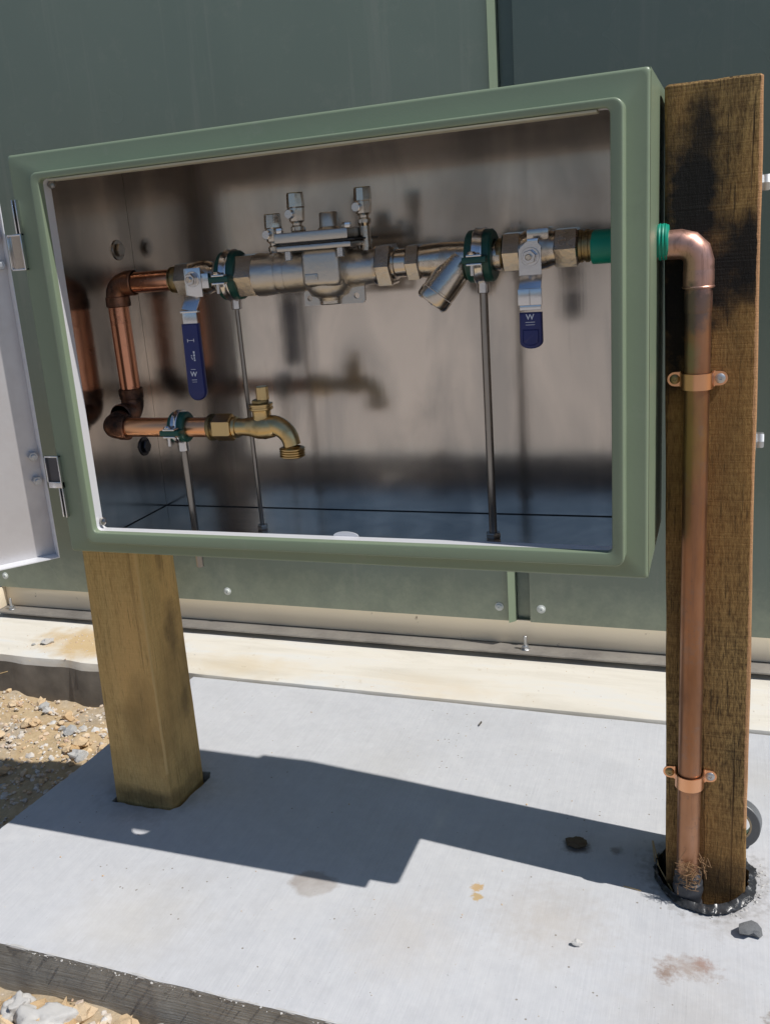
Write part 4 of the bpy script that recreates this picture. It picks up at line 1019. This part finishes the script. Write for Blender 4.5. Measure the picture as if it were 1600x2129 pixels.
# saddle clips
for z, lab in ((.661, 'upper copper saddle clip holding the riser to the post'), (.168, 'lower copper saddle clip holding the riser to the post')):
    s = thing('saddle_clip', lab, 'pipe clip', (.778, .1295, z), 'copper saddle clips')
    yb = .1292; hw = .0088; xc = .7778; th = .0016
    q = MB(); top, bot = [], []
    prof = []
    for (x, y) in [(xc - .0175, yb), (xc - .0160, yb - .001), (xc - .0152, yb - .004), (xc - .0150, YM)]: prof.append((x, y))
    prof += [(xc + .0150 * math.cos(a), YM - .0150 * math.sin(a)) for a in [PI - PI * k / 14 for k in range(1, 14)]]
    prof += [(xc + .0150, YM), (xc + .0152, yb - .004), (xc + .0160, yb - .001), (xc + .0175, yb)]
    R0 = []
    for k, (x, y) in enumerate(prof):
        a = prof[max(k - 1, 0)]; c = prof[min(k + 1, len(prof) - 1)]; tx, ty = c[0] - a[0], c[1] - a[1]; L = math.hypot(tx, ty) or 1; ox, oy = ty / L * th, -tx / L * th
        R0.append([Vector((x, y, z - hw)), Vector((x + ox, y + oy, z - hw)), Vector((x + ox, y + oy, z + hw)), Vector((x, y, z + hw))])
    RR = q.loops(R0); q.bm.faces.new(RR[0]); q.bm.faces.new(RR[-1])
    q.build('strap', M['copper_new'], s, smooth=50)
    for sg in (-1, 1):
        e0, e1 = xc + sg * .0172, xc + sg * .0235
        lp = [(e0, z - hw * .9), (e1, z - hw * .9)] + [(e1 + sg * hw * .9 * math.sin(a), z - hw * .9 * math.cos(a)) for a in [PI * k / 8 for k in range(1, 8)]] + [(e1, z + hw * .9), (e0, z + hw * .9)]
        q = MB(); q.plate(lp, [], lambda a, c, k: Vector((a, yb - .0012 + k, c)), .0016); e = q.build('ear', M['copper_new'], s)
        q = MB(); q.lathe((e1, yb - .0012, z), (0, -1, 0), [(0, .0056), (.0008, .0054), (.0020, .0035), (.0020, .0018), (.0010, .0015), (.0010, 0)], 18); q.build('screw', M['brass_old'] if sg < 0 else M['bolt'], e)

# ------------------------------------------------------------------ odds and ends round the right post
def sheet_ring(name, label, cat, mat, c, rx, ry, a0, a1, z_in, z_rim, lipw, seed, n=150, amp=.004):
    q = MB(); rows = 9; V = []
    for i in range(n + 1):
        a = a0 + (a1 - a0) * i / n; rg = []
        for j in range(rows):
            t_ = j / (rows - 1); ang = t_ * PI
            rr = -lipw * .5 * math.cos(ang) ; zz = z_in + (z_rim - z_in) * math.sin(ang * .5) if t_ < .5 else z_rim * (1 - (t_ - .5) * 1.7) + .0015
            wv = amp * fbm(math.cos(a) * 5 + j * .25, math.sin(a) * 5, seed) + amp * .55 * fbm(math.cos(a) * 16, math.sin(a) * 16 + j * .5, seed + 4)
            wf = .55 + 1.0 * max(0, math.cos(a + .75)) + .35 * fbm(math.cos(a) * 2, math.sin(a) * 2, seed + 9)
            rr *= max(.3, wf); wv += .0016 * noise.noise(Vector((a * 14, j * .9, seed)))
            R_ = 1 + rr / rx
            rg.append(q.bm.verts.new((c[0] + (rx * R_ + wv) * math.cos(a), c[1] + (ry * R_ + wv) * math.sin(a), max(zz + wv * 1.1, -.06))))
        V.append(rg)
    for a, b_ in zip(V[:-1], V[1:]):
        for j in range(rows - 1): q.bm.faces.new((a[j], b_[j], b_[j + 1], a[j + 1]))
    o = q.build(name, mat, loc=(c[0], c[1], 0), smooth=70); md = o.modifiers.new('thick', 'SOLIDIFY'); md.thickness = .0008; return tag(o, label, cat)
sheet_ring('plastic_sleeve', 'crumpled black plastic sleeve round the foot of the right post', 'plastic sheet', M['plastic'], HR, .0560, .0690, -PI * 1.12, PI * .52, -.022, .006, .015, 2, amp=.0028)
# straw and fibres caught on the pipe foot
q = MB()
for i in range(85):
    p = Vector((.7790 + rng.normal(0, .006), YM - .016 - abs(rng.normal(0, .003)), .045 + rng.normal(0, .008)))
    d = Vector((rng.normal(0, 1), rng.normal(0, .35), rng.normal(.1, .6))).normalized() * rng.uniform(.008, .020)
    k = Vector((rng.normal(0, .003), rng.normal(0, .002), rng.normal(0, .003)))
    q.tube([p - d * .5, p + k, p + d * .5 + k], .00032, 5)
for i in range(12):
    p = Vector((.795 + rng.normal(0, .004), YM + .012 - .016, .052 + rng.normal(0, .008))); d = Vector((rng.normal(0, .6), rng.normal(0, .3), 1)).normalized() * .014
    q.tube([p - d * .5, p + d * .5], .0005, 5)
tag(q.build('straw_tuft', M['fibre'], loc=(.779, .1, .045)), 'tuft of dry straw caught on the foot of the riser pipe', 'straw')
q = MB(); q.tube([(.7300, .205, .012), (.740, .160, .006), (.7600, .118, .001)], .0009, 6); q.tube([(.7290, .205, .012), (.735, .17, .004)], .0007, 6)
tag(q.build('dry_stalk', M['straw'], loc=(.74, .15, .0)), 'long dry grass stalk leaning into the hole by the right post', 'stalk')
q = MB(); q.tube([(.700, .1125, .001), (.712, .110, .0015), (.722, .1085, .001)], .0006, 6); tag(q.build('dry_stalk', M['straw'], loc=(.71, .11, 0)), 'short pale straw lying on the slab just left of the post hole', 'stalk')
q = MB(); q.tube([(-.78, .50, -.05), (-.72, .52, -.035), (-.66, .535, -.02)], .0010, 6); tag(q.build('dry_stalk', M['straw'], loc=(-.72, .52, -.05)), 'dry twig in the gravel against the footing at far left', 'stalk')
# leaf
q = MB(); vs = [(0, 0), (.003, .003), (.0035, .007), (.002, .011), (0, .014), (-.002, .010), (-.003, .005)]
q.plate([(.4199 + a, .484 + c * 1.1) for a, c in vs], [], lambda a, c, k: Vector((a, c, .0035 + .002 * math.sin((a - .42) * 600) - k)), .0008)
tag(q.build('dry_leaf', M['leaf'], loc=(.42, .49, 0)), 'small curled grey leaf on the sunlit slab near the footing', 'leaf')

# tape roll standing behind the right post
tr = thing('tape_roll', 'roll of grey cloth tape with green core standing behind the right post', 'tape roll', (.851, .262, 0))
ax = Vector((-.10, -1, .30)).normalized(); c0 = Vector((.8350, .2420, .0300))
Ro, Ri, wd = .0310, .0185, .030
q = MB(); q.lathe(c0, -ax, [(0, Ri + .0015), (0, Ro - .001), (.001, Ro), (wd - .001, Ro), (wd, Ro - .001), (wd, Ri + .0015)], 48, cap=False); q.build('tape', M['duct'], tr)
q = MB(); q.lathe(c0, -ax, [(-.0006, Ri - .001), (-.0006, Ri + .0014), (wd, Ri + .0014), (wd, Ri - .001), (-.0006, Ri - .001)], 40, cap=False); q.build('core', M['card'], tr)
q = MB(); u_, v_ = rotz_frame(-ax)
low = [k for k in range(14)]
pa, pb = [], []
for k in range(15):
    a = math.radians(200 + k * 10); 
    dirv = Vector((math.cos(a), 0, math.sin(a)))
    dirv = (dirv - ax * dirv.dot(ax)).normalized()
    pa.append(q.bm.verts.new(c0 + dirv * (Ri - .0016) - ax * .003)); pb.append(q.bm.verts.new(c0 + dirv * (Ri - .0016) - ax * (wd - .004)))
for k in range(14): q.bm.faces.new((pa[k], pa[k + 1], pb[k + 1], pb[k]))
q.build('core_label', M['corelabel'], tr)
